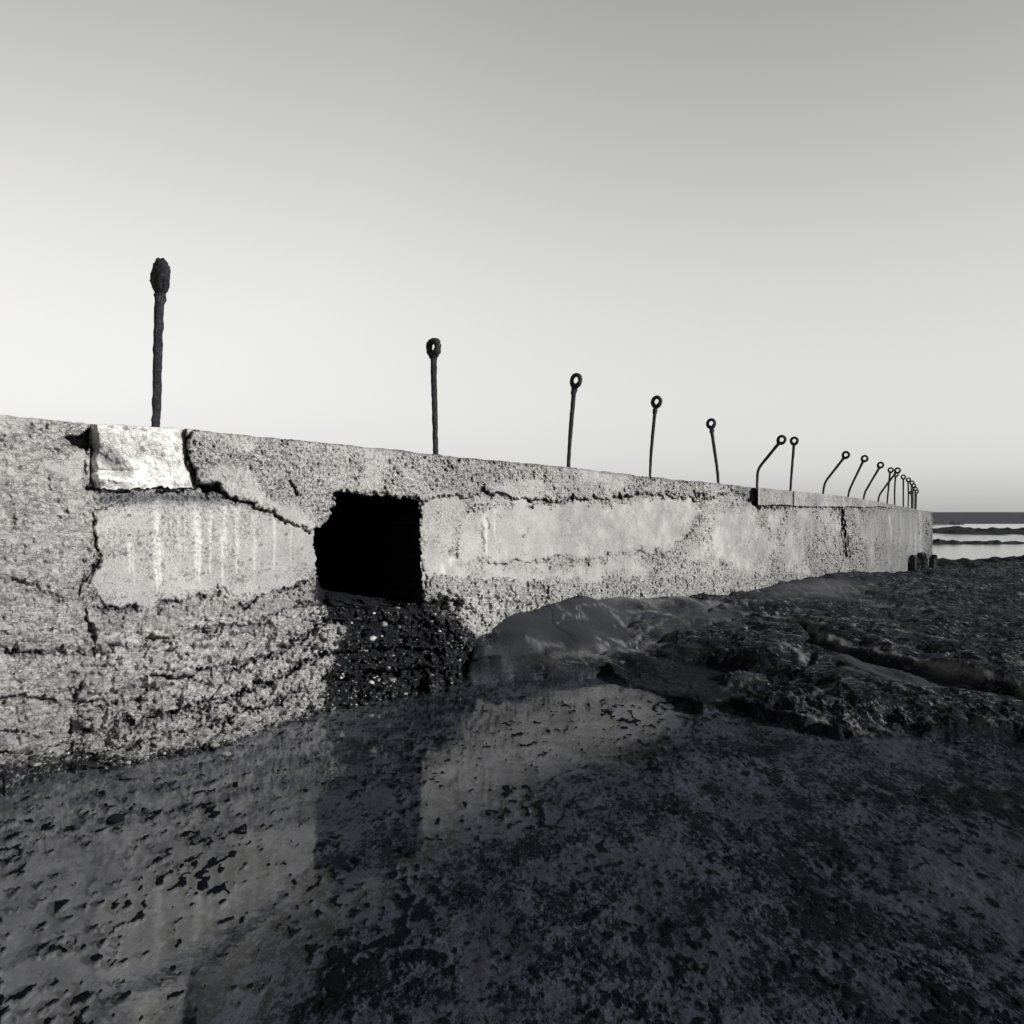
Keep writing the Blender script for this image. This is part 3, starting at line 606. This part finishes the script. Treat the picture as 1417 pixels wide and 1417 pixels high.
for pts, wd, am in [([(735, 832, .44), (790, 846, .4), (850, 842, .33), (900, 858, .25)], .02, .35), ([(850, 835, .33), (930, 832, .26), (990, 836, .18)], .16, .75), ([(880, 845, .3), (960, 850, .2)], .05, .6),
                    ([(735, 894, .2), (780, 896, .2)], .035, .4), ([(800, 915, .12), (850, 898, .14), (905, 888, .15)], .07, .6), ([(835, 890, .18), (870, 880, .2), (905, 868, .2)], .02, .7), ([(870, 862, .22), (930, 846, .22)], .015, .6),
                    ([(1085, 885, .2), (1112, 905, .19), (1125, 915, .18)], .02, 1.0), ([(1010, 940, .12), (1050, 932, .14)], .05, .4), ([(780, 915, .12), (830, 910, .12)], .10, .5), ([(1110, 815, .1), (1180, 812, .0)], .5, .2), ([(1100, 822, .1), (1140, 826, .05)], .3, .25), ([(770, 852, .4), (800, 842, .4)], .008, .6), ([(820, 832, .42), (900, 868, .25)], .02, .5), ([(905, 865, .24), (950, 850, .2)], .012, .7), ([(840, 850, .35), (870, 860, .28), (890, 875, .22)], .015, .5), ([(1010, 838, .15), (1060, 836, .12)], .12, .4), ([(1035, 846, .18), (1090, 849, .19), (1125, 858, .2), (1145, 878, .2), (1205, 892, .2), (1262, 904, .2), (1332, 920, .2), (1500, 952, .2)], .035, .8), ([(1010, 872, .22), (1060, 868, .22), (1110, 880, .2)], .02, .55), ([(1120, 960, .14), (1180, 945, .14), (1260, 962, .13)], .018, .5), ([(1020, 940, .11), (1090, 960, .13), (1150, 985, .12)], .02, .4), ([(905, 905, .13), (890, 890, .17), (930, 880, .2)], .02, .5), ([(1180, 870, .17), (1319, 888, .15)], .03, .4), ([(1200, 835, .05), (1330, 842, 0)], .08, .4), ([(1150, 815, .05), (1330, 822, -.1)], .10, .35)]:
    d = segd(XW+fbm(Pq, 5, 4, 171)*.08, YW+fbm(Pq, 5, 4, 175)*.12, [flat(*q_) for q_ in pts]); pl_ = np.maximum(pl_, am*np.exp(-(d/wd)**2))  # pale veins; the long one behind the step paints its lit edge
lip_light = np.exp(-((sde-.13)/.07)**2)*(XW > 1.55)*sstep(-.1, .35, fbm(Pq, 12, 4, 178, .7)+.1)*sstep(-.3, .3, fbm(Pq, 2, 3, 179)+.15); pl_ = np.maximum(pl_, lip_light*.8)  # lip highlight painted as pale flecks along the shelf edge
wall_refl = sstep(-.25, .7, sdp)*(.22+.78*sstep(-.80, -1.5, XW+fbm(Pq, 1.5, 3, 177)*.25))  # wall's bright reflection painted into the floor colour, strongest at left
alg_shade = np.zeros(XW.shape); wX = XW+fbm(Pq, 4, 4, 181)*.15; wY = YW+fbm(Pq, 4, 4, 185)*.2  # wet algae plus shade painted dark in gully, steps and edges
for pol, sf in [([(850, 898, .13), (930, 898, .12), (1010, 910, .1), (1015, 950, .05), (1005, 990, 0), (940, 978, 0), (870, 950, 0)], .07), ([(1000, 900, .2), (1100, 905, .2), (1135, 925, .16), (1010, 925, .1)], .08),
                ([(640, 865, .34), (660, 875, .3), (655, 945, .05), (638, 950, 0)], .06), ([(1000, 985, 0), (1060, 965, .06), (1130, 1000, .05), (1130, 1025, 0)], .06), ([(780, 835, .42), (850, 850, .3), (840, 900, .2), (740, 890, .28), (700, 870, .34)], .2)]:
    alg_shade = np.maximum(alg_shade, sstep(-sf, sf, psd(wX, wY, [flat(*q_) for q_ in pol]))*(.45 if sf > .15 else 1))
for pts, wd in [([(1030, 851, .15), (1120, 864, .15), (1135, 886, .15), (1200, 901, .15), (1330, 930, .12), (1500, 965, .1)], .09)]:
    alg_shade = np.maximum(alg_shade, np.exp(-(segd(wX, wY, [flat(*q_) for q_ in pts])/wd)**2))  # step shadow painted black along the bedding step
alg_shade = np.maximum(alg_shade, np.exp(-(np.abs(sde)/.055)**2)*.97)  # undercut shade painted dark along the shelf edge
ter = mesh_obj('rock_shelf', np.stack([XW, YW, ZW], -1), grid_faces(len(rows), len(cols), flip=True), M_rock, attrs=dict(shelf=mk, wall_refl=wall_refl, pale=np.clip(pl_, 0, 1), algae_shade=alg_shade, smooth=smooth_zone(XW, YW), tuft=tuft_mask(Pq)))
tag(ter, kind='structure')

# ------------------------------------------------------------------ water
def water_mat(name, k, rough, bscale, bst, deep=None, wind=None):
    m = bpy.data.materials.new(name); m.use_nodes = True; t_ = m.node_tree; n_ = t_.nodes; l_ = t_.links
    n_.remove(n_['Principled BSDF']); out = n_['Material Output']
    fr = n_.new('ShaderNodeFresnel'); fr.inputs[0].default_value = k
    gl = n_.new('ShaderNodeBsdfGlossy'); gl.inputs['Roughness'].default_value = rough; gl.inputs['Color'].default_value = (1, 1, 1, 1)
    if deep is None: tr = n_.new('ShaderNodeBsdfTransparent'); tr.inputs[0].default_value = (.93, .94, .96, 1)
    else: tr = n_.new('ShaderNodeBsdfDiffuse'); tr.inputs[0].default_value = deep+(1,)
    mx = n_.new('ShaderNodeMixShader'); fa_ = n_.new('ShaderNodeAttribute'); fa_.attribute_name = 'film'; ge = n_.new('ShaderNodeNewGeometry'); iv = n_.new('ShaderNodeMath'); iv.operation = 'SUBTRACT'; iv.inputs[0].default_value = 1.0; l_.new(ge.outputs['Backfacing'], iv.inputs[1])
    fm_ = n_.new('ShaderNodeMath'); fm_.operation = 'MULTIPLY'; l_.new(fr.outputs[0], fm_.inputs[0]); l_.new(iv.outputs[0], fm_.inputs[1]); ff_ = n_.new('ShaderNodeMath'); ff_.operation = 'MULTIPLY'; l_.new(fm_.outputs[0], ff_.inputs[0]); ff_.inputs[1].default_value = 1.0
    if deep is None: l_.new(fa_.outputs['Fac'], ff_.inputs[1])
    l_.new(ff_.outputs[0], mx.inputs[0]); l_.new(tr.outputs[0], mx.inputs[1]); l_.new(gl.outputs[0], mx.inputs[2]); l_.new(mx.outputs[0], out.inputs[0])
    tcn = n_.new('ShaderNodeTexCoord'); mpn = n_.new('ShaderNodeMapping'); mpn.inputs['Scale'].default_value = (1, 1.8, 1)
    ns = n_.new('ShaderNodeTexNoise'); ns.inputs['Scale'].default_value = bscale; ns.inputs['Detail'].default_value = 4
    l_.new(tcn.outputs['Object'], mpn.inputs[0]); l_.new(mpn.outputs[0], ns.inputs['Vector'])
    b = n_.new('ShaderNodeBump'); b.inputs['Strength'].default_value = bst; b.inputs['Distance'].default_value = .02 if deep is None else .6
    l_.new(ns.outputs['Fac'], b.inputs['Height']); l_.new(b.outputs[0], fr.inputs['Normal']); l_.new(b.outputs[0], gl.inputs['Normal'])
    return m
M_pool = water_mat('still_pool_water', 1.8, .05, 6, .05)
pool_poly = [(-9, 8.6), (.4, 8.6)]+[flat(*q_) for q_ in [(1040, 990), (1040, 1030), (990, 1090), (900, 1140), (825, 1190), (740, 1245), (680, 1300), (600, 1370), (540, 1450), (480, 1580), (380, 1950)]]+[(-.25, .3), (-9, .3)]
wx_, wy_ = np.meshgrid(np.linspace(-9, 1.9, 330), np.linspace(.3, 8.6, 250)); wP = np.stack([wx_.ravel(), wy_.ravel(), 0*wx_.ravel()], -1)
wsd = psd(wP[:, 0]+fbm(wP, 1.3, 4, 101)*.12, wP[:, 1]+fbm(wP, 1.3, 4, 105)*.12, PUD)
kc = inpoly((wx_[:-1, :-1]+wx_[1:, 1:])/2, (wy_[:-1, :-1]+wy_[1:, 1:])/2, pool_poly)
po = mesh_obj('pool_water', wP, grid_faces(250, 330, kc, flip=True), M_pool, attrs=dict(film=sstep(-.12, .62, wsd)*(1-.38*sstep(-1.2, -.1, wP[:, 0]))))  # reflection strength set by hand: fades at the rim, weaker to the right
tag(po, kind='structure')
SEA = -1.15
def sheet(name, x0, x1, y0, y1, z, mat):
    me = bpy.data.meshes.new(name); me.from_pydata([(x0, y0, z), (x1, y0, z), (x1, y1, z), (x0, y1, z)], [], [(0, 1, 2, 3)]); me.materials.append(mat)
    o_ = bpy.data.objects.new(name, me); COL.objects.link(o_); return tag(o_, kind='structure')
M_lag = water_mat('inshore_water', 1.33, .12, .8, .05, (.10, .10, .11))
gs = G('open_sea_water'); gs.P.inputs['Specular IOR Level'].default_value = .12; M_sea = gs.out(gs.ramp(gs.noise(.05, 5, .6, gs.mapv((.3, 1, 1))), [(.35, (.035, .037, .046)), (.65, (.060, .062, .072))]), .7, gs.bump(gs.noise(.4, 4), 1.0, .8))
sheet('inshore_water', -300, 300, -60, 150, SEA, M_lag)
sheet('sea', -9000, 9000, 150, 14000, SEA, M_sea)
sheet('seabed', -400, 400, -60, 300, -3.4, M_rock)

# ------------------------------------------------------------------ reefs, stumps
def rock_material(name, c0, c1):
    g = G(name); g.P.inputs['Specular IOR Level'].default_value = .1; n_ = g.noise(2.2, 8, .7); return g.out(g.ramp(n_, [(.35, c0), (.65, c1)]), .6, g.bump(g.noise(9, 8, .75), 1.0, .12))
M_reef = rock_material('dark_reef_rock', (.006, .007, .011), (.035, .037, .045))
def reef(label, X0, X1, Yc, wy_, h, seed, mat=M_reef, z0=SEA):
    nx, ny = 150, 36; a, b = np.meshgrid(np.linspace(0, 1, nx), np.linspace(-1, 1, ny))
    X = X0+(X1-X0)*a; Y = Yc+wy_*b; P = np.stack([X.ravel(), Y.ravel(), 0*X.ravel()], -1)
    env = (np.clip(1-np.abs(b), 0, 1)**.5).ravel()*np.clip(np.minimum(a, 1-a)*9, 0, 1).ravel()**.6
    hh_ = h*(.65+.55*fbm(P, .35, 3, seed)+.7*fbm(P, 1.1, 5, seed+4, .65))
    z = z0-.25+(hh_+.25)*env
    ob = mesh_obj('reef_rock', np.stack([P[:, 0], P[:, 1], z], -1), grid_faces(ny, nx, flip=True), mat)
    return tag(ob, label, 'reef rock', 'dark reef rocks in the sea beyond the wall')
def xa(p_, Y): return (p_-CX)/F*Y
reef('nearest dark reef rock just past the end of the wall, pale water behind it', xa(1286, 33), xa(1620, 33), 33.5, 2.0, .42, 301)
reef('thin low black reef rock lying between two pale strips of water', xa(1262, 56), xa(1640, 56), 57, 1.6, .38, 311)
reef('broad jagged dark reef rock below the grey far shoal', xa(1255, 88), xa(1700, 88), 88, 12, .55, 321)
reef('faint grey low shoal nearest the open sea, tapering right', xa(1255, 150), xa(1309, 150), 146, 4, .75, 331, rock_material('wet_grey_rock', (.10, .10, .11), (.16, .16, .17)))
def stump(px_, py0, py1, Y, wid, label):
    bm = bmesh.new(); jt = [1+.3*random.uniform(-1, 1) for _ in range(12)]; tp = [random.uniform(-.34, .05) for _ in range(12)]; z0 = EYE-(py0-CY)/F*Y; z1 = EYE-(py1-CY)/F*Y-.3; n = 12; rows_ = 14; vs = []
    for i in range(rows_+1):
        t_ = i/rows_; z_ = z1+(z0-z1)*t_; rr = wid*(1.1-.25*t_)*(.7 if i == rows_ else 1)
        for k in range(n):
            a_ = 2*math.pi*k/n; j_ = jt[k]*(1+.05*random.uniform(-1, 1))
            vs.append(bm.verts.new((xa(px_, Y)+rr*j_*math.cos(a_), Y+rr*j_*math.sin(a_), z_+tp[k]*t_**3)))
    for i in range(rows_):
        for k in range(n): bm.faces.new([vs[i*n+k], vs[i*n+(k+1) % n], vs[(i+1)*n+(k+1) % n], vs[(i+1)*n+k]])
    bm.faces.new(vs[-n:]); me = bpy.data.meshes.new('concrete_stump'); bm.to_mesh(me); bm.free(); me.materials.append(M_stump)
    ob = bpy.data.objects.new('concrete_stump', me); COL.objects.link(ob); return tag(ob, label, 'stump', 'broken stumps at the end of the wall')
M_stump = rock_material('wet_stump_concrete', (.02, .021, .026), (.10, .10, .11))
stump(1292, 767, 786, 28.5, .17, 'free-standing grey broken stump just right of the wall end')
stump(1276, 764, 785, 27.4, .20, 'broken stump standing against the wall end, its foot black and wet')
stump(1266, 768, 785, 24.3, .16, 'lowest broken stump, in front of the wall face near its end')

# ------------------------------------------------------------------ iron stanchions
g = G('rusted_iron')
n_ = g.noise(35, 7, .75); c_ = g.ramp(n_, [(.35, (.010, .011, .015)), (.52, (.032, .034, .042)), (.68, (.095, .098, .11))])
M_iron = g.out(c_, .72, g.bump(g.noise(90, 6, .8), 1.0, .02))
def tube(name, pts, rads, parent, n=14, seed=0, closed=False, rough=.10, lobes=0):
    pts = [mathutils.Vector(p) for p in pts]; V_ = []; m = len(pts)
    rnd = random.Random(seed); up = mathutils.Vector((WD[0], WD[1], 0))
    for i, p in enumerate(pts):
        a_ = pts[(i-1) % m] if (closed or i > 0) else pts[i]; b_ = pts[(i+1) % m] if (closed or i < m-1) else pts[i]
        tn = (b_-a_).normalized(); s1 = tn.cross(up).normalized(); s2 = tn.cross(s1).normalized()
        for k in range(n):
            an = 2*math.pi*k/n; V_.append(list(p+(s1*math.cos(an)+s2*math.sin(an))*rads[i]))
    V_ = np.array(V_); C_ = np.repeat(np.array([list(p) for p in pts]), n, 0)
    dn = (V_-C_); q_ = V_+seed*3.1
    V_ = C_+dn*(1+rough*1.2*fbm(q_, 14, 3, 400)+rough*1.6*fbm(q_, 45, 3, 410))[:, None]
    Fq = []
    for i in range(m if closed else m-1):
        for k in range(n):
            i2 = (i+1) % m; Fq.append([i*n+k, i*n+(k+1) % n, i2*n+(k+1) % n, i2*n+k])
    ob = mesh_obj(name, V_, Fq, M_iron, parent)
    if not closed:
        bm = bmesh.new(); bm.from_mesh(ob.data); bm.verts.ensure_lookup_table()
        bm.faces.new([bm.verts[k] for k in range(n)]); bm.faces.new([bm.verts[(m-1)*n+k] for k in range(n-1, -1, -1)]); bm.to_mesh(ob.data); bm.free()
    return ob
def dens(pts, k):
    out = []
    P_ = [np.array(p, float) for p in pts]; m = len(P_)
    for i in range(m-1):
        p0 = P_[max(i-1, 0)]; p1 = P_[i]; p2 = P_[i+1]; p3 = P_[min(i+2, m-1)]
        for j_ in range(k):
            t_ = j_/k; out.append(.5*((2*p1)+(-p0+p2)*t_+(2*p0-5*p1+4*p2-p3)*t_**2+(-p0+3*p1-3*p2+p3)*t_**3))
    out.append(P_[-1]); return out
ST = [  # image path of the shaft (foot first), ring centre, outer size (across, up), label
    ([(215.5, 592), (216.5, 560), (218, 500), (220, 440), (221.5, 404)], (222, 382), (1.0, 1.12), 'nearest rusted iron stanchion, tallest in the picture, its eye clogged solid with rust'),
    ([(603, 631), (602, 590), (601, 540), (600, 496)], (600, 481), (.95, 1.05), 'upright rusted stanchion above the square opening, with a narrow slit eye'),
    ([(786.5, 649), (788, 620), (790.5, 585), (794.5, 540)], (797, 526.5), (.95, 1.0), 'rusted stanchion with a drop-shaped eye, next right of the one above the opening'),
    ([(899.5, 664), (900, 645), (902, 615), (906.5, 568)], (908.5, 556), (.95, 1.0), 'stanchion with a slim wasted foot above a dark crack, leaning slightly right'),
    ([(994, 670), (992.5, 650), (989, 625), (985, 597)], (984, 586), (1, 1), 'stanchion leaning slightly left, the only one tilted that way'),
    ([(1047.5, 677), (1048, 662), (1049, 652), (1053, 644), (1065, 629), (1076.5, 615)], (1081.5, 608.5), (1, 1), 'sharply bent stanchion at the broken notch, its eye beside the eye of an upright one'),
    ([(1093.5, 683), (1095, 660), (1097, 635), (1098.5, 616)], (1099, 610), (1, 1), 'upright stanchion beside the sharply bent one, over a thin crack in the coping'),
    ([(1139, 686), (1140, 675), (1143.5, 665), (1155, 650), (1167, 634.5)], (1170.5, 629.5), (1, 1), 'bent stanchion standing alone, first of the leaning row on the coping'),
    ([(1173.5, 689), (1175, 680), (1180, 668), (1193.5, 640)], (1196.5, 634.5), (1, 1), 'leaning stanchion in the middle of the three evenly bent ones'),
    ([(1195, 692), (1196.5, 683), (1201, 674), (1216, 648.5)], (1218.5, 643.5), (1, 1), 'last of the three evenly bent stanchions, just before the tangle'),
    ([(1215, 696), (1216.5, 687), (1221, 679), (1239, 655)], (1242, 651), (1, 1), 'bent stanchion in the tangle, its shaft crossing behind an upright neighbour'),
    ([(1227.5, 698), (1229, 680), (1231.5, 655)], (1232.5, 650.5), (1, 1), 'left upright stanchion of the tangle'),
    ([(1238, 700), (1238, 680), (1239, 661)], (1240, 656.5), (.9, .9), 'upright stanchion of the tangle whose eye hangs just below a bent one'),
    ([(1250, 702), (1250, 664)], (1250, 660), (1, 1), 'upright stanchion standing clear, just right of the tangle'),
    ([(1256.6, 703), (1257, 685), (1256.6, 667.5)], (1257, 664), (1, 1), 'upright stanchion left of the last dense cluster'),
    ([(1261.5, 704), (1261, 671)], (1262, 668), (1, 1), 'first stanchion of the last dense cluster'),
    ([(1263.3, 704), (1263.5, 675)], (1264.5, 672), (.95, .95), 'second stanchion of the last dense cluster, its eye touching the first'),
    ([(1266, 705), (1266.5, 679)], (1267, 676.5), (.95, .95), 'third stanchion of the last dense cluster, standing to the right'),
    ([(1267.6, 705), (1268, 683)], (1268.5, 680), (.95, .95), 'furthest stanchion at the right end of the row'),
    ([(1262.5, 704), (1261, 684.5)], (1260.6, 681.7), (.75, .75), 'shortest stanchion with a small eye hanging low in the last cluster'),
]
ro = .088; rt = .025
for idx, (path, rc, sz, lab) in enumerate(ST):
    fx = path[0][0]; Yb = float(Y0(np.array(fx)))*(1-K*.02/AX); Xb = xa(fx, Yb)
    def pt(px_, py_):
        x_ = (px_-CX)/F; a_ = (x_*Yb-Xb)/(WN[0]-x_*WN[1]); Yq = Yb+a_*WN[1]
        return (Xb+a_*WN[0], Yq, EYE-(py_-CY)/F*Yq)
    ztop = float(EYE-(tab(TOP, fx)-CY)/F*Yb)
    P3 = [pt(*p_) for p_ in path]; p0 = P3[0]
    foot = (p0[0], p0[1], min(p0[2], ztop)-.12)
    root = empty('iron_stanchion', (p0[0], p0[1], p0[2]))
    tag(root, lab, 'stanchion', 'iron stanchions along the top of the sea wall')
    C = np.array(pt(*rc)); near = idx < 2
    pts = dens([foot]+P3, 8)
    end = C-(C-np.array(P3[-1]))/np.linalg.norm(C-np.array(P3[-1]))*(ro*sz[1]-rt*.6)
    pts.append(end)
    nn = len(pts); r0 = [.0235, .0235, .0215, .0205, .0215][min(idx, 4)]
    rr = [r0*(1+.35*(i/nn)**2) for i in range(nn)]
    if idx == 0: rr = [.024*(1+.30*(i/nn)) for i in range(nn)]
    if idx == 3: rr = [.021*(.62+.6*(i/nn)) for i in range(nn)]; rr[0:6] = [.028]*6
    tube('shaft', pts, rr, root, 16, idx+1, rough=.10 if idx < 2 else .06)
    ax_ = (C-np.array(P3[-1])); ax_ = ax_/np.linalg.norm(ax_); lat = np.array([WN[0], WN[1], 0]); lat = lat-ax_*(lat@ax_); lat /= np.linalg.norm(lat)
    m = 40; rp_ = []; rad = []
    for k in range(m):
        a_ = 2*math.pi*k/m; cs, sn_ = math.cos(a_), math.sin(a_)
        tap = 1-.22*max(0, -sn_)**2*1.2
        rp_.append(C+lat*cs*(ro-rt)*sz[0]*tap+ax_*sn_*(ro-rt)*sz[1]*(1.12 if sn_ < 0 else 1)); rad.append(rt*(1.0+.25*max(0, -sn_)))
    if idx in (0, 1): rad = [x_*(1.35 if idx == 0 else 1.2) for x_ in rad]
    ring = tube('eye', rp_, rad, root, 14, 50+idx, closed=True, rough=.14 if idx < 2 else .06)
    if idx == 0:   # eye filled with rust
        bm = bmesh.new(); bmesh.ops.create_icosphere(bm, subdivisions=5, radius=1.0)
        P_ = np.array([v_.co[:] for v_ in bm.verts]); dsp = 1+.10*fbm(P_, 2.5, 4, 500)+.06*fbm(P_, 8, 3, 504)
        Q_ = C+P_[:, :1]*dsp[:, None]*lat*.092+P_[:, 1:2]*dsp[:, None]*np.array([WD[0], WD[1], 0])*.048+P_[:, 2:3]*dsp[:, None]*ax_*.112
        Fi = [[v_.index for v_ in f_.verts] for f_ in bm.faces]; bm.free()
        mesh_obj('rust_plug', Q_, Fi, M_iron, root)
    if idx < 5:   # swollen collar below the eye
        e1 = np.array(end); cps = [e1-ax_*(.10-.028*i_) for i_ in range(5)]
        tube('rust_collar', cps, [.024, .030, .032, .031, .033], root, 14, 80+idx, rough=.22)

# ------------------------------------------------------------------ loose stones along the waterline
M_pale = rock_material('pale_pebble', (.35, .35, .34), (.62, .62, .60)); M_grey = rock_material('grey_pebble', (.06, .06, .07), (.22, .22, .23))
def stone(px_, py_, r, label, mat, z=0.0, flatn=.6, seed=1):
    X_, Y_ = flat(px_, py_, z); bm = bmesh.new(); bmesh.ops.create_icosphere(bm, subdivisions=4, radius=1.0)
    P_ = np.array([v_.co[:] for v_ in bm.verts]); d_ = 1+.22*fbm(P_+seed, 1.3, 3, 600)+.05*fbm(P_+seed, 6, 3, 604)
    Q_ = P_*d_[:, None]*np.array([r*1.3, r, r*flatn])+np.array([X_, Y_, z+r*flatn*.35]); Fi = [[v_.index for v_ in f_.verts] for f_ in bm.faces]; bm.free()
    return tag(mesh_obj('loose_stone', Q_, Fi, mat), label, 'stone', 'loose stones along the waterline')
def gravel():
    rnd = np.random.default_rng(5); bm = bmesh.new(); bmesh.ops.create_icosphere(bm, subdivisions=2, radius=1.0)
    S = np.array([v_.co[:] for v_ in bm.verts]); Fi = np.array([[v_.index for v_ in f_.verts] for f_ in bm.faces]); bm.free()
    dg = bpy.context.evaluated_depsgraph_get(); VV = []; FF = []; tone = []; n_ = 0
    spots = [(rnd.uniform(440, 655), rnd.uniform(835, 968)) for _ in range(700)]+[(x_, tab(CONT, x_)-rnd.exponential(9)+4) for x_ in rnd.uniform(0, 560, 420)]
    for (a, b) in spots:
        d_ = mathutils.Vector(((a-CX)/F, 1.0, -(b-CY)/F)).normalized(); ok, loc, nn_, _, ob_, _ = SC.ray_cast(dg, (0, 0, EYE), d_)
        if not ok or ob_.name.split('.')[0] not in ('rubble_heap', 'wall_face') or loc.z < -.02: continue
        r_ = .006+.010*rnd.random()**2*(2.2 if rnd.random() < .12 else 1)
        sc = np.array([r_*rnd.uniform(.8, 1.6), r_*rnd.uniform(.8, 1.4), r_*rnd.uniform(.5, .9)]); an = rnd.uniform(0, 6.28); c_, s_ = math.cos(an), math.sin(an)
        Q = S*(1+.35*fbm(S+rnd.uniform(0, 90), 1.1, 2, 700))[:, None]*sc; Q = np.stack([Q[:, 0]*c_-Q[:, 1]*s_, Q[:, 0]*s_+Q[:, 1]*c_, Q[:, 2]], -1)+np.array(loc)
        VV.append(Q); FF.append(Fi+n_); n_ += len(S); tone += [rnd.choice([.02, .05, .12, .25, .6], p=[.3, .3, .22, .13, .05])]*len(S)
    g = G('mixed_gravel'); t_ = g.attr('tone'); cmb = g.N.new('ShaderNodeCombineColor')
    for k in range(3): g.L.new(t_, cmb.inputs[k])
    m_ = g.out(g.mix(.4, cmb.outputs[0], g.mix(1.0, cmb.outputs[0], g.ramp(g.noise(90, 4), [(.4, .3), (.6, 1.0)]), 'MULTIPLY')), .45)
    o_ = mesh_obj('gravel', np.concatenate(VV), np.concatenate(FF), m_, attrs=dict(tone=tone)); tag(o_, 'small dark and white gravel strewn over the wet rubble and along the wall foot', 'gravel', kind='stuff')
bpy.context.view_layer.update(); gravel()
stone(313, 1044, .020, 'small white pebble lying in the water by the wall foot', M_pale, seed=3)
stone(122, 1051, .045, 'pale flat stone at the far left foot of the wall', M_grey, seed=9)
stone(180, 1074, .050, 'flat grey stone half sunk in the pool below the footing', M_grey, flatn=.35, seed=14)
stone(160, 1135, .035, 'small dark wet stone alone in the pool at left', M_reef, flatn=.5, seed=21)
stone(297, 1032, .022, 'tiny pale pebble caught against the wall foot', M_pale, z=.02, seed=25)
stone(860, 917, .022, 'round grey pebble in the hollow between the rock slabs', M_grey, z=.12, seed=31)
